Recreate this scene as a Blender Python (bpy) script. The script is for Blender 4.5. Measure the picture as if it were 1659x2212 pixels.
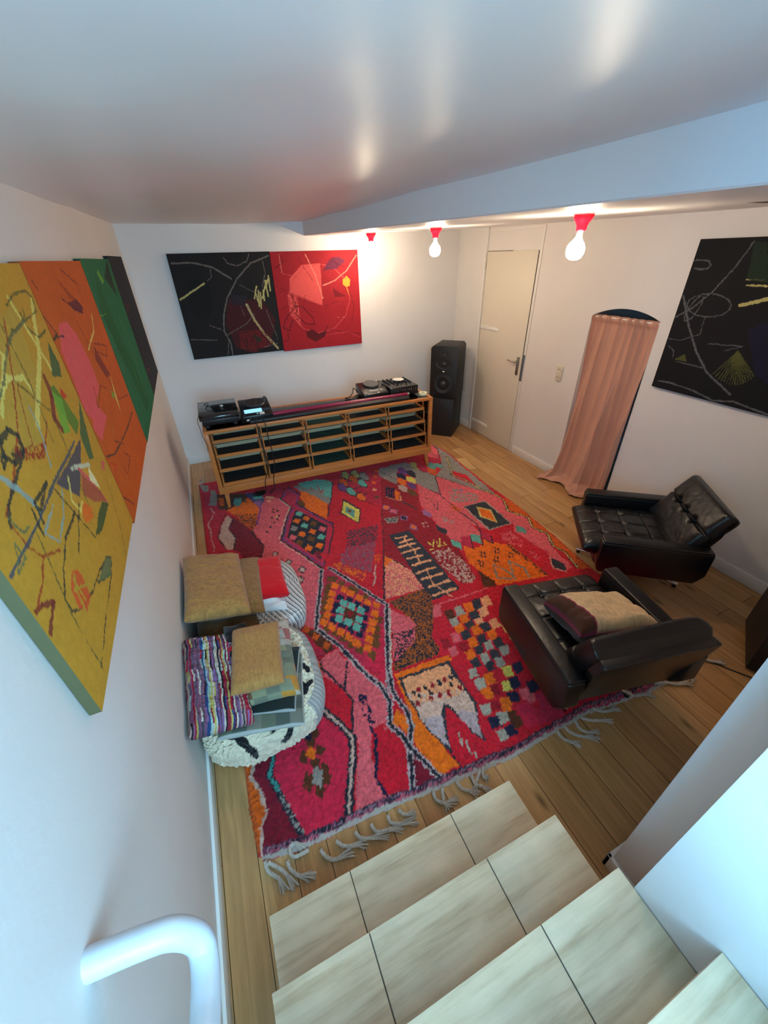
import bpy, bmesh, math, random
import numpy as np
from mathutils import Vector, Matrix
PI=math.pi
for o in list(bpy.data.objects): bpy.data.objects.remove(o)
COL=bpy.context.scene.collection
# ---------------------------------------------------------------- camera
W_,H_=1659.0,2212.0; FPX=861.27
RW3=((0.91349392,0.23895872,-0.32928344),(-0.40612968,0.48735561,-0.77300918),(-0.02423915,0.83987097,0.54224462))
cd=bpy.data.cameras.new('camera'); cam=bpy.data.objects.new('camera',cd); COL.objects.link(cam)
cd.sensor_fit='HORIZONTAL'; cd.sensor_width=36.0; cd.lens=FPX/W_*36.0; cd.clip_start=0.02
m=Matrix(RW3).to_4x4(); m.translation=Vector((0,0,2.15)); cam.matrix_world=m
bpy.context.scene.camera=cam
# ---------------------------------------------------------------- light
sc=bpy.context.scene
sc.view_settings.view_transform='Standard'; sc.view_settings.look='None'; sc.view_settings.gamma=1.0; sc.view_settings.use_curve_mapping=False
sc.view_settings.exposure=0.45
wd=bpy.data.worlds.new('daylight'); sc.world=wd; wd.use_nodes=True
wd.node_tree.nodes['Background'].inputs[0].default_value=(0.30,0.62,1.0,1); wd.node_tree.nodes['Background'].inputs[1].default_value=0.5
def area(name,loc,rot,sx,sy,power,col):
    l=bpy.data.lights.new(name,'AREA'); l.shape='RECTANGLE'; l.size=sx; l.size_y=sy; l.energy=power; l.color=col
    o=bpy.data.objects.new(name,l); COL.objects.link(o); o.location=loc; o.rotation_euler=rot; return o
# daylight through the tall stairwell window behind and above the stairs
area('window_daylight',(0.0,-2.20,2.45),(PI/2,0,-0.30),1.0,2.1,165.0,(0.36,0.72,1.0))
# added blue fill from an invented side opening, brightens the ceiling
area('side_blue_fill',(-.565,-.87,1.8),(PI/2,0,-PI/2),1.0,1.0,44.0,(0.14,0.58,1.0))
BULB=145.0
RUG=[
['p','P',0,[245,4031,399,3769,474,3558,261,3018,373,2753,481,2464,281,1895,67,2133,-64,2562,51,2812,119,3004,62,3297,106,3360,155,3560]],
['p','C',0,[-347,4480,-114,4363,-128,3749,-215,3467,-247,3264,-192,3077,-334,3119,-324,3520,-317,3913]],
['p','C',0,[-334,3119,-109,3063,-46,2797,18,2524,-360,2703]],
['p','G',0,[-243,4300,-195,4235,-186,4071,-216,3899,-286,3952,-261,4089]],
['p','G',0,[-347,4480,-255,4390,-275,4194,-330,4302]],
['p','C',0,[-314,4273,-272,4253,-271,3999,-315,3948]],
['l','S',9,[-270,3890,-243,3755,-276,3671,-313,3577,-299,3448,-300,3318,-285,3174,-294,3100]],
['p','N',0,[-193,4153,123,4017,84,3861,-24,3804,-126,3766,-194,3817]],
['p','O2',0,[-174,4065,-125,4041,-141,3862,-179,3899]],
['p','M',0,[-132,3700,9,3420,61,3243,119,3005,58,2806,-59,2803,-95,3004,-142,3059,-100,3235,-142,3401,-91,3564]],
['p','S',0,[-128,3664,-91,3564,-146,3403,-100,3235,-142,3059,-184,3086,-236,3301,-198,3490]],
['l','K',9,[-140,3704,-209,3495,-243,3304,-191,3087]],
['l','K',9,[-83,3560,-139,3400,-97,3234,-134,3059]],
['p','O',0,[-118,3762,32,3850,110,3925,182,3667,127,3474,-9,3524,-87,3678]],
['s','O|N',10,[-87,3678,142,3566,125,3459,-10,3516]],
['s','N|O2',12,[-54,3546,127,3474,118,3366,55,3306]],
['p','T2',0,[-38,3979,45,3957,32,3850,-10,3780,-43,3850]],
['l','K',8,[-71,3828,-28,3993,49,3984,80,3827]],
['p','B2',0,[90,4033,261,3989,255,3796,190,3664,140,3834]],
['p','T',0,[167,3955,243,3937,253,3835,154,3865]],
['p','L',0,[148,3830,231,3808,201,3676,180,3704]],
['p','C',0,[256,4011,499,3994,409,3777,264,3849]],
['p','H',0,[278,3881,364,3819,355,3775,278,3832]],
['p','H',0,[283,3782,323,3763,303,3726,281,3746]],
['l','K',12,[60,3288,67,3183,119,3005,58,2806]],
['l','U',12,[214,3760,172,3551,111,3370]],
['q','N',14,[308,3571]],
['q','N',14,[291,3527]],
['q','N',14,[341,3528]],
['q','N',14,[301,3513]],
['q','K',13,[264,3423]],
['q','K',13,[336,3420]],
['q','K',13,[310,3368]],
['q','K',13,[269,3324]],
['q','K',13,[223,3269]],
['q','K',13,[183,3199]],
['q','Y',13,[307,3418]],
['q','K',34,[185,2831]],
['q','S',24,[185,2831]],
['q','K',34,[263,2678]],
['q','W2',24,[263,2678]],
['q','K',34,[345,2540]],
['q','S',24,[345,2540]],
['q','K',34,[306,2427]],
['q','S',24,[306,2427]],
['p','R3',0,[528,3959,618,3752,533,3548,760,3054,617,2674,511,2495,276,3011,397,3358,491,3551,425,3769]],
['p','K',0,[515,3469,720,3058,612,2781,520,2597,329,3027,449,3333]],
['q','T',36,[526,3378]],
['q','O',36,[569,3266]],
['q','O',36,[474,3264]],
['q','T',36,[524,3154]],
['q','N2',36,[608,3151]],
['q','G',36,[422,3149]],
['q','O',36,[467,3025]],
['q','O',36,[563,3029]],
['q','P',36,[658,3027]],
['q','P',36,[378,3010]],
['q','N2',36,[415,2910]],
['q','N2',36,[525,2919]],
['q','T',36,[612,2911]],
['q','O',36,[469,2797]],
['q','O',36,[562,2792]],
['q','M',36,[516,2685]],
['p','G',0,[604,3963,804,3928,912,3529,840,3416,781,3518,636,3823]],
['p','O',0,[644,3819,697,3772,837,3435,747,3171,610,3440,617,3674]],
['p','T',0,[660,4000,882,3999,1025,3883,920,3525,850,3598,877,3703,695,3876]],
['p','N2',0,[589,3650,639,3551,599,3463,549,3577]],
['l','C',8,[762,3843,791,3746]],
['l','C',8,[852,3861,830,3686,889,3758]],
['l','K',14,[421,3752,479,3901,541,3973,630,3726]],
['l','U',14,[441,3761,492,3874,537,3913,606,3738,537,3565,760,3054]],
['l','K',15,[276,3011,401,3356,487,3535,413,3756]],
['l','K',14,[549,3595,661,3312,772,3064,736,2930,607,2666,502,2488]],
['l','K',15,[276,3011,379,2776,499,2478]],
['l','U',12,[290,3005,412,3334,499,3512]],
['l','U',12,[295,3030,386,2805,517,2515]],
['l','W',10,[262,3032,386,3363,472,3543,397,3764]],
['l','W',8,[257,2993,372,2748,480,2487]],
['p','R',0,[1026,3862,1165,4043,1497,3949,1604,3847,1286,3074,921,2211,547,2390,578,2487,798,3021,766,3211,926,3581]],
['p','R',0,[568,2460,533,2680,1026,2443,795,1921,667,2216]],
['l','K',12,[766,3211,926,3581,1026,3862]],
['l','M',12,[1217,3304,1291,3106]],
['l','K',13,[1286,3074,1080,2569,924,2209]],
['l','K',13,[1026,2443,798,1929]],
['p','R3',0,[1165,4043,1489,3929,1217,3304,1044,3683]],
['p','K',0,[1191,4049,1252,4053,1252,3860,1225,3806,1175,3849,1155,3943]],
['p','Y2',0,[1193,4030,1248,4035,1252,3883,1224,3829,1184,3867,1165,3950]],
['p','K',0,[1299,4031,1361,4034,1357,3842,1329,3788,1280,3831,1261,3925]],
['p','Y2',0,[1301,4011,1356,4017,1358,3865,1329,3811,1288,3849,1272,3931]],
['p','K',0,[1373,3934,1434,3937,1429,3749,1400,3697,1351,3739,1334,3831]],
['p','G',0,[1374,3915,1430,3920,1429,3772,1400,3719,1360,3757,1344,3837]],
['p','K',0,[1112,3904,1170,3906,1173,3724,1147,3673,1099,3714,1078,3803]],
['p','O2',0,[1113,3885,1166,3890,1172,3745,1146,3694,1106,3731,1088,3809]],
['p','K',0,[1238,3932,1298,3934,1296,3749,1270,3697,1220,3739,1201,3830]],
['p','O2',0,[1239,3913,1293,3918,1297,3771,1269,3719,1229,3756,1212,3836]],
['p','K',0,[1297,3788,1356,3790,1353,3613,1326,3563,1278,3604,1260,3691]],
['p','T',0,[1298,3770,1352,3774,1353,3634,1326,3584,1287,3620,1270,3697]],
['p','K',0,[1182,3802,1239,3804,1240,3627,1214,3578,1166,3618,1147,3705]],
['p','C',0,[1183,3784,1236,3788,1240,3648,1214,3599,1174,3635,1157,3710]],
['p','K',0,[1065,3794,1122,3796,1126,3621,1102,3573,1054,3612,1033,3698]],
['p','U',0,[1067,3776,1119,3781,1126,3642,1101,3593,1062,3629,1043,3704]],
['p','K',0,[1118,3663,1174,3664,1176,3496,1152,3450,1105,3488,1085,3571]],
['p','T',0,[1119,3645,1170,3649,1176,3516,1151,3470,1113,3504,1095,3576]],
['p','K',0,[1227,3629,1284,3630,1283,3463,1258,3417,1211,3455,1193,3538]],
['p','C',0,[1228,3612,1280,3615,1283,3483,1257,3437,1219,3471,1202,3543]],
['p','K',0,[1175,3503,1229,3503,1230,3344,1206,3300,1161,3337,1142,3416]],
['p','O',0,[1176,3486,1226,3489,1230,3363,1205,3319,1168,3352,1151,3421]],
['p','K',0,[1008,3464,1106,3197,1003,2952,895,3198]],
['p','R',0,[888,3103,1004,2943,999,2931,880,3091]],
['p','Y',0,[1002,3414,1091,3187,1000,2977,911,3207]],
['p','T2',0,[990,3307,1046,3192,994,3075,947,3198]],
['p','N2',0,[997,3251,1016,3207,994,3158,971,3203]],
['s','K2|C',14,[844,2893,1158,2861,1030,2620,768,2654]],
['s','G2|C',11,[761,2657,1030,2620,844,2269,677,2510]],
['s','G2|C',11,[705,2610,952,2478,834,2265,653,2477]],
['s','O|C',16,[584,2510,650,2490,801,2281,753,2206,690,2279,600,2427]],
['s','O|R',16,[966,2469,1000,2440,938,2349,919,2394]],
['s','O|R',16,[955,2465,982,2439,927,2345,910,2377]],
['l','S',12,[909,2331,862,2263,848,2204,797,2124]],
['p','M2',0,[1612,3867,1673,3539,1760,3207,1635,2903,1644,2670,1596,2543,1665,2381,1597,2068,1422,1972,1137,2108,1134,2220,1034,2412,1036,2460,1286,3074,1410,3380]],
['p','C',0,[1498,3924,1604,3847,1317,3146,1239,3312]],
['p','G',0,[1629,3931,1892,3950,2107,3946,2135,3486,1964,3087,1837,3372,1914,3598,1825,3833,1648,3487,1598,3598,1545,3759]],
['l','K',8,[1612,3843,1699,3570]],
['l','K',10,[2135,3486,1955,3072]],
['l','K',8,[1837,3372,1964,3087]],
['l','K',8,[1952,3843,2125,3469]],
['p','R',0,[1977,3985,2247,4010,2199,3596,2125,3469,2015,3836]],
['p','U',0,[1834,3853,1888,3838,1897,3735,1852,3640,1815,3689,1799,3773]],
['p','K',0,[1893,3737,1946,3723,1954,3624,1909,3532,1872,3579,1857,3661]],
['p','V',0,[1760,3733,1813,3718,1823,3620,1781,3529,1743,3576,1727,3657]],
['p','Y',0,[1818,3600,1870,3585,1879,3491,1836,3404,1800,3450,1785,3527]],
['p','O',0,[1707,3610,1758,3596,1769,3502,1729,3415,1692,3461,1676,3538]],
['p','U',0,[1765,3472,1815,3458,1825,3367,1784,3285,1748,3329,1733,3403]],
['p','S',0,[1653,3464,1702,3449,1714,3360,1675,3278,1639,3322,1623,3395]],
['p','N2',0,[1701,3336,1750,3322,1760,3236,1722,3158,1687,3200,1671,3271]],
['p','Y2',0,[2029,3906,2084,3891,2091,3786,2041,3687,2003,3738,1990,3824]],
['p','C',0,[2077,3792,2132,3778,2137,3675,2088,3580,2051,3629,2038,3713]],
['p','O2',0,[2148,3694,2202,3680,2206,3580,2156,3488,2120,3536,2108,3617]],
['p','T2',0,[2205,3817,2260,3802,2264,3698,2211,3601,2175,3651,2163,3736]],
['p','T2',0,[2298,3796,2353,3781,2355,3677,2301,3581,2265,3631,2255,3715]],
['p','V',0,[1510,3493,1584,3415,1490,3216,1437,3309]],
['p','O',0,[1580,3396,1597,3307,1525,3189,1498,3222]],
['l','H',12,[1429,3313,1458,3250,1491,3197,1538,3164,1578,3258]],
['l','C',5,[1519,3447,1449,3283]],
['l','C',5,[1543,3435,1473,3272]],
['l','C',5,[1568,3423,1497,3260]],
['q','O2',28,[1577,3884]],
['q','O2',28,[1504,3757]],
['q','O',28,[1436,3636]],
['q','H',28,[1378,3486]],
['q','N2',28,[1344,3326]],
['q','L',40,[1346,3106]],
['q','O',28,[1346,3106]],
['q','L',40,[1384,3009]],
['q','P',28,[1384,3009]],
['q','L',40,[1424,2857]],
['q','K',28,[1424,2857]],
['q','L',40,[1435,2680]],
['q','O',28,[1435,2680]],
['q','L',40,[1665,2838]],
['q','U',28,[1665,2838]],
['p','G',0,[1247,2935,1386,2900,1332,2815,1244,2842]],
['q','K',12,[1271,2900]],
['q','K',12,[1287,2860]],
['q','K',12,[1313,2895]],
['q','K',12,[1326,2857]],
['q','K',12,[1359,2889]],
['l','K2',18,[1535,3129,1605,2952]],
['q','S',10,[1538,2691]],
['q','S',10,[1573,2689]],
['q','S',10,[1526,2651]],
['q','S',10,[1560,2634]],
['p','P',0,[1852,3393,1942,3078,1930,2490,1942,2365,1910,2304,1695,2298,1643,2378,1660,2704,1680,3009]],
['p','P',0,[2131,3473,2327,3073,2486,2783,2391,2521,2472,2329,2397,2183,2447,2081,2355,1876,2313,1626,2179,1631,2264,1869,2210,2216,2293,2333,2024,2344,1930,2490,1942,3078]],
['p','G',0,[2527,4331,2570,3948,2493,2963,2480,2812,2327,3073,2131,3473,2309,3622,2461,3929]],
['p','P',0,[2531,4308,2522,4089,2333,3709,2212,3840]],
['l','K',10,[2547,4321,2522,4089,2349,3736,2301,3609,2241,3689]],
['l','K',7,[2369,4051,2421,3876]],
['p','C',0,[2295,3976,2411,3845,2325,3714,2212,3840]],
['p','T2',0,[2213,3787,2256,3715,2212,3638,2176,3721]],
['p','T2',0,[2293,3764,2341,3689,2294,3603,2240,3673]],
['p','O2',0,[2136,3676,2209,3607,2143,3468,2100,3598]],
['p','C',0,[2109,3892,2144,3704,2080,3576,2038,3758]],
['l','K',9,[2131,3473,2320,3062]],
['l','K',11,[2126,3476,1946,3051]],
['p','R',0,[2367,3495,2454,3327,2409,3087,2376,3103,2297,3360]],
['p','O2',0,[2516,2731,2547,2630,2406,1290,2344,1611,2405,1801,2380,1915,2465,2073,2409,2196,2485,2344,2401,2516]],
['l','K',26,[2501,3835,2308,3400,2372,3248,2391,3041,2480,2812,2485,2709,2391,2521,2485,2344,2409,2196,2465,2073,2380,1915,2405,1801,2344,1611]],
['l','Y3',11,[2501,3835,2308,3400,2372,3248,2391,3041,2480,2812,2485,2709,2391,2521,2485,2344,2409,2196,2465,2073,2380,1915,2405,1801,2344,1611]],
['p','W2',0,[2044,2783,2300,2776,2282,2328,2028,2333]],
['p','K2',0,[2051,2775,2285,2764,2274,2339,2046,2349]],
['p','Y3',0,[2162,2725,2248,2613,2173,2392,2085,2550]],
['p','O',0,[2162,2690,2226,2597,2169,2424,2109,2566]],
['p','R',0,[2028,2333,2293,2333,2219,2211,2264,1869,2242,1782,2187,1627,2056,1632,2067,1820,2047,2075,1986,2212]],
['s','P|R',22,[2083,2258,2203,2238,2190,2059,2121,2005,2045,2147]],
['s','P|R',24,[2178,1961,2173,1848,2127,1822,2111,1910]],
['s','P|R',24,[2258,2081,2281,1861,2265,1819,2267,1952]],
['p','T2',0,[2286,2286,2340,2220,2295,2146,2238,2212]],
['p','O',0,[1691,2256,1742,2180,1842,2175,1907,2250,1948,2176,2047,2075,2076,1831,2065,1642,1955,1379,1610,1617,1661,1765,1621,1912,1604,2026]],
['p','R3',0,[1951,2361,1990,2265,1938,2155,1899,2254]],
['p','R3',0,[1736,2361,1830,2343,1742,2180,1691,2256]],
['l','K',9,[1952,2380,1850,2171,1830,2343,1746,2178]],
['l','K',9,[2001,2279,1942,2153,1907,2250]],
['p','T',0,[1840,2366,1901,2308,1851,2188,1801,2265]],
['p','T',0,[1643,2369,1691,2292,1648,2199,1609,2287]],
['l','K',7,[1765,2113,1800,2073]],
['l','K',7,[1736,2077,1772,2034]],
['l','K',7,[1786,2116,1738,2044]],
['l','K',7,[1804,2101,1762,2029]],
['l','K',7,[1903,2105,1937,2065]],
['l','K',7,[1872,2070,1907,2026]],
['l','K',7,[1924,2109,1873,2036]],
['l','K',7,[1943,2093,1897,2021]],
['l','K',7,[1971,2005,2004,1966]],
['l','K',7,[1939,1971,1974,1929]],
['l','K',7,[1992,2009,1940,1939]],
['l','K',7,[2010,1993,1963,1924]],
['l','K',7,[1830,2016,1864,1977]],
['l','K',7,[1800,1982,1835,1940]],
['l','K',7,[1850,2019,1803,1949]],
['l','K',7,[1868,2004,1825,1935]],
['l','K',7,[1684,2022,1719,1984]],
['l','K',7,[1657,1988,1692,1947]],
['l','K',7,[1704,2025,1660,1956]],
['l','K',7,[1722,2010,1682,1942]],
['l','G',15,[1774,1929,1700,1788,1792,1730]],
['l','G',15,[1774,1929,1826,1799,1815,1719]],
['l','G',15,[1906,1912,1815,1719]],
['l','G',15,[1906,1912,1964,1793,1924,1681]],
['s','K|O2',14,[2069,2118,2082,1648,2042,1653,2057,1809,2020,2071]],
['p','N',0,[1617,1921,1661,1765,1609,1669,1547,1751]],
['p','O2',0,[1952,2875,1997,2782,1972,2704,1916,2776]],
['l','K',9,[1946,3051,1963,2894,1953,2713,1986,2463,1951,2361]],
['l','K2',14,[1961,2687,1987,2482]],
['p','K2',0,[1641,2630,1686,2509,1651,2445,1605,2538]],
['l','K2',8,[1774,3110,1839,3016]],
['l','K2',8,[1802,2997,1788,2839,1869,2989]],
['p','K2',0,[2245,1797,2288,1683,2235,1618,2178,1690]],
['l','S',8,[2247,1812,2169,1687,2230,1613]],
['s','G|P',30,[1747,2748,1831,2621,1800,2553,1717,2656]],
['s','G|P',30,[2126,3200,2315,2893,2217,2793,1975,2912]],
['q','L',20,[2214,3074]],
['p','L',0,[1650,2907,1699,2815,1660,2747,1616,2823]],
['s','S|M2',20,[1398,2286,1566,2291,1579,2038,1559,1869,1496,1823,1416,1854,1386,2084]],
['l','Y',11,[1441,2421,1448,2374]],
['l','Y',11,[1501,2428,1453,2345]],
['l','Y',11,[1511,2387,1496,2324]],
['l','Y',11,[1558,2419,1521,2347]],
['l','Y',11,[1438,2318,1404,2317]],
['l','Y',11,[1488,2328,1565,2317]],
['l','Y',11,[1564,2362,1565,2308]],
['p','K2',0,[1171,2663,1375,2651,1372,2526,1373,1806,1119,1791,1159,2354]],
['l','H',11,[1288,2592,1260,2469,1290,2402,1266,2325]],
['l','H',11,[1260,2269,1250,2214]],
['l','H',11,[1264,2126,1233,2031,1217,1944,1252,1847,1285,1731]],
['l','H',24,[1211,2587,1308,2582]],
['l','H',24,[1218,2516,1335,2520]],
['l','H',24,[1179,2462,1336,2458]],
['l','H',24,[1175,2381,1336,2380]],
['l','H',25,[1176,2297,1304,2284]],
['l','H',25,[1183,2205,1334,2203]],
['l','H',25,[1169,2105,1330,2106]],
['l','H',25,[1170,2024,1339,2018]],
['l','H',25,[1173,1924,1350,1922]],
['l','H',25,[1160,1838,1343,1829]],
['s','P|H',10,[1015,2398,1060,2329,1143,2128,1127,1926,815,1949]],
['p','O',0,[1020,2409,1056,2336,955,2263]],
['l','K',12,[1021,2418,1127,2190]],
['s','K|O3',12,[832,1913,1124,1928,1141,1842,1081,1688,954,1490,958,1400,922,1361,625,1374,726,1627,856,1636,912,1634,900,1697]],
['p','P',0,[805,1853,910,1692,912,1634,849,1624,823,1597,732,1639]],
['s','K|P',13,[731,1636,900,1623,846,1533,648,1421]],
['p','P',0,[715,1602,722,1554,651,1453]],
['p','R',0,[1125,1776,1567,1730,1579,1633,1521,1495,1395,854,2080,736,1531,656,961,719,673,744,684,817,967,1310,984,1332,959,1487,1056,1648]],
['p','R',0,[1558,1734,3046,1447,2489,694,2174,658,1395,854]],
['l','P',14,[1103,1739,1567,1727]],
['p','P',0,[1103,1739,1155,1733,1115,1637,1048,1644]],
['p','H',0,[1454,1661,1523,1657,1495,1573,1428,1575]],
['p','H',0,[1380,1592,1447,1587,1421,1507,1356,1509]],
['p','H',0,[1303,1537,1368,1532,1344,1456,1282,1458]],
['p','H',0,[1377,1461,1442,1455,1416,1382,1354,1384]],
['p','K2',0,[1379,1669,1448,1664,1421,1581,1355,1583]],
['p','K2',0,[1303,1598,1368,1593,1344,1514,1281,1516]],
['p','K2',0,[1224,1537,1288,1532,1266,1456,1205,1458]],
['p','K2',0,[1305,1466,1369,1461,1345,1387,1284,1390]],
['p','K2',0,[1150,1464,1211,1459,1192,1387,1132,1389]],
['p','K2',0,[1221,1388,1281,1383,1261,1314,1202,1317]],
['p','K2',0,[1160,1328,1218,1322,1200,1256,1143,1260]],
['p','K2',0,[1231,1252,1289,1246,1269,1183,1212,1186]],
['p','K2',0,[1084,1259,1141,1253,1124,1190,1069,1194]],
['p','K2',0,[1150,1195,1207,1188,1189,1128,1135,1132]],
['p','K2',0,[1306,1318,1366,1312,1344,1245,1285,1249]],
['p','O',0,[1309,1670,1376,1666,1351,1583,1286,1585]],
['p','O',0,[1222,1597,1287,1592,1265,1514,1202,1515]],
['p','O',0,[1144,1538,1206,1533,1187,1458,1127,1460]],
['p','O',0,[1235,1467,1297,1462,1276,1389,1215,1392]],
['p','O',0,[1306,1391,1367,1385,1345,1315,1285,1318]],
['p','O',0,[1153,1390,1213,1384,1194,1316,1136,1319]],
['p','O',0,[1089,1318,1147,1313,1130,1248,1074,1251]],
['p','O',0,[1095,1130,1150,1124,1134,1066,1081,1071]],
['p','O',0,[1024,1061,1077,1054,1063,1000,1012,1004]],
['p','W2',0,[1227,1669,1292,1664,1270,1583,1206,1584]],
['p','W2',0,[1143,1600,1206,1596,1186,1518,1125,1520]],
['p','W2',0,[1233,1327,1293,1321,1272,1254,1214,1257]],
['p','W2',0,[1157,1256,1214,1250,1196,1187,1140,1190]],
['p','W2',0,[1303,1254,1363,1248,1341,1184,1283,1187]],
['p','W2',0,[1225,1193,1282,1187,1263,1126,1207,1130]],
['p','W2',0,[1028,1199,1083,1193,1069,1133,1015,1137]],
['p','W2',0,[1025,1120,1078,1113,1064,1057,1012,1061]],
['p','N',0,[1148,1671,1213,1666,1193,1585,1130,1587]],
['p','Y',0,[1224,1123,1284,1116,1264,1054,1206,1058]],
['p','Y',0,[1160,1047,1217,1040,1199,981,1143,986]],
['p','P',0,[1076,1471,1136,1466,1119,1395,1061,1397]],
['p','P',0,[1005,1386,1062,1381,1047,1314,991,1317]],
['p','M2',0,[1082,1384,1137,1379,1121,1316,1068,1319]],
['p','M2',0,[993,1456,1048,1451,1034,1385,980,1388]],
['p','O',0,[1092,1126,1152,1119,1135,1056,1077,1060]],
['p','O',0,[1028,1052,1085,1045,1070,985,1014,990]],
['p','O',0,[1086,964,1143,956,1127,900,1072,905]],
['p','O',0,[1063,924,1118,916,1103,861,1049,867]],
['p','M2',0,[1084,1052,1140,1045,1124,987,1069,992]],
['p','M2',0,[1023,970,1077,963,1063,908,1011,914]],
['p','W2',0,[960,977,1018,969,1004,909,947,915]],
['p','W2',0,[1014,898,1072,890,1057,833,1001,839]],
['p','W2',0,[958,824,1013,815,1000,762,946,769]],
['p','W2',0,[1026,1126,1089,1118,1072,1052,1011,1057]],
['p','V',0,[1212,1048,1276,1039,1255,975,1193,980]],
['p','V',0,[1294,1119,1361,1111,1337,1043,1272,1048]],
['p','V',0,[1147,975,1208,967,1189,906,1130,912]],
['p','V',0,[1292,986,1356,978,1333,915,1271,921]],
['p','V',0,[958,897,1015,889,1001,833,946,839]],
['p','V',0,[1013,825,1069,816,1054,763,1000,769]],
['p','P',0,[1219,963,1278,955,1258,898,1201,903]],
['p','P',0,[1230,928,1288,920,1268,864,1212,869]],
['p','N',0,[1067,846,1125,838,1108,783,1052,789]],
['p','N',0,[1065,882,1123,873,1107,817,1050,823]],
['p','R4',0,[1137,893,1222,883,1241,789,1196,756,1115,767]],
['p','R3',0,[1295,902,1351,891,1374,763,1331,720,1196,756,1236,792]],
['l','Y3',14,[1429,1399,1426,1291,1414,1201]],
['p','O',0,[615,1361,986,1338,977,1297,636,1318,633,1231,624,1102,667,854,693,760,589,758,535,921,550,988,596,1115]],
['p','K2',0,[625,1327,967,1301,953,1196,956,1006,899,893,880,802,839,868,803,1055,729,945,687,833,667,866,621,1007,619,1133,615,1224]],
['p','H',0,[642,1307,945,1285,930,1198,946,1102,884,1077,694,1128,636,1140,627,1219]],
['p','S2',0,[636,1140,701,1139,891,1089,944,1088,935,987,895,908,823,982,788,1077,721,1002,624,1026]],
['p','L2',0,[639,1040,745,1018,711,927,688,856,671,882,629,1010]],
['p','L2',0,[837,1004,924,949,896,894,872,821,848,870,820,956]],
['s','H|S2',20,[624,1213,942,1096,884,1077,633,1134]],
['p','R',0,[782,1050,817,951,832,858,877,794,943,751,924,736,696,765,683,817,689,832,729,945]],
['l','K2',12,[758,1040,792,1060,827,966]],
['l','K',11,[687,833,693,760]],
['q','M2',14,[920,1122]],
['q','M2',14,[653,1132]],
['q','M2',14,[736,1131]],
['q','M2',14,[793,1123]],
['q','M2',14,[846,1125]],
['q','M2',14,[843,1107]],
['q','M2',14,[784,1197]],
['q','M2',14,[871,1197]],
['q','M2',14,[700,1205]],
['q','K',13,[665,1201]],
['q','K',13,[740,1198]],
['q','K',13,[831,1187]],
['q','K',13,[914,1197]],
['q','K',13,[755,1159]],
['q','K',13,[887,1153]],
['q','K',13,[681,1163]],
['q','K',13,[835,1206]],
['l','W2',12,[774,891,754,838]],
['l','W2',12,[790,846,773,811,773,781]],
['l','W2',10,[796,777,786,752]],
['p','P',0,[215,1659,432,1558,552,1283,464,1078,375,1067,290,882,320,765,147,777,185,878,273,1063,261,1132,326,1310,303,1398,209,1539]],
['p','R',0,[206,1532,303,1398,324,1304,261,1151,236,1169,165,1348,167,1422]],
['p','R4',0,[135,1312,229,1115,189,984,100,780,-70,798,-134,958,-168,1092,-128,1229,-5,1229]],
['p','M',0,[-241,1227,-159,1213,-190,1102,-165,1012,-105,797,-262,805,-251,930,-214,970,-238,1071,-265,1136]],
['p','O2',0,[-300,1237,-239,1226,-268,1138,-231,1052,-220,967,-244,927,-271,809,-299,838,-302,1024]],
['l','S',14,[-236,1225,-268,1138,-233,1053,-220,967,-248,919,-270,812]],
['p','M',0,[-196,1711,192,1530,61,1250,-128,1229,-236,1225]],
['q','N',27,[77,1217]],
['q','N',27,[44,1206]],
['q','N',27,[42,1176]],
['q','N',27,[79,1119]],
['q','N',27,[-2,1123]],
['q','N',27,[39,1070]],
['q','N',27,[-8,1013]],
['q','N',27,[73,1020]],
['q','N',27,[68,984]],
['q','N',27,[-14,989]],
['q','N',27,[35,967]],
['q','N',27,[27,939]],
['q','O',28,[36,1123]],
['q','G',26,[36,1020]],
['q','G',26,[31,990]],
['q','V',22,[41,1220]],
['p','R3',0,[136,1966,198,1978,245,1727,275,1677,222,1667]],
['p','P',0,[248,1662,353,1676,385,1557,310,1391,261,1493,227,1572]],
['p','P',0,[383,1552,502,1268,300,1361]],
['p','N',0,[185,1951,288,1879,347,1693,276,1683,228,1830]],
['q','O2',26,[215,1930]],
['q','O2',26,[259,1838]],
['q','O2',26,[303,1735]],
['q','O2',26,[215,1603]],
['l','K',10,[214,1678,275,1677,345,1687]],
['l','K',10,[235,1654,227,1572,261,1493,304,1388]],
['l','K',10,[380,1553,312,1396]],
['l','K',13,[222,1585,306,1389,324,1304,261,1132]],
['l','K',11,[376,1548,311,1394]],
['l','K',42,[146,1349,208,1216,256,1102,204,977,160,889,120,784]],
['l','S',15,[146,1349,208,1216,256,1102,204,977,160,889,120,784]],
['l','K',30,[-134,1226,-180,1103,-153,1017,-133,938,-90,798]],
['l','T3',17,[-134,1226,-180,1103,-153,1017]],
['s','G|K',14,[-158,1019,-142,1022,-75,796,-104,801]],
['p','R',0,[495,1106,423,1079,414,988,408,783,321,771,301,857,305,978,366,1112]],
['p','R',0,[375,1067,467,1070,493,962,396,756,317,772,290,882]],
['l','V',15,[366,1123,365,1052,290,882,315,768]],
['l','V',13,[366,1307,386,1253]],
['l','V',16,[377,1317,404,1282]],
['l','V',12,[361,1243,354,1190]],
['l','V',14,[398,1241,389,1194,364,1158,392,1138]],
['p','M',0,[507,904,552,759,446,765]],
['p','R3',0,[509,2476,589,2393,793,1895,550,1315,287,1895,451,2351]],
['p','R4',0,[507,1626,729,1752,546,1317,497,1459]],
['q','N2',31,[515,2336]],
['q','N2',31,[545,2322]],
['q','N2',31,[581,2247]],
['q','N2',31,[485,2262]],
['q','N2',31,[460,2224]],
['q','N2',31,[633,2161]],
['q','N2',31,[441,2164]],
['q','N2',31,[693,2035]],
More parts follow.
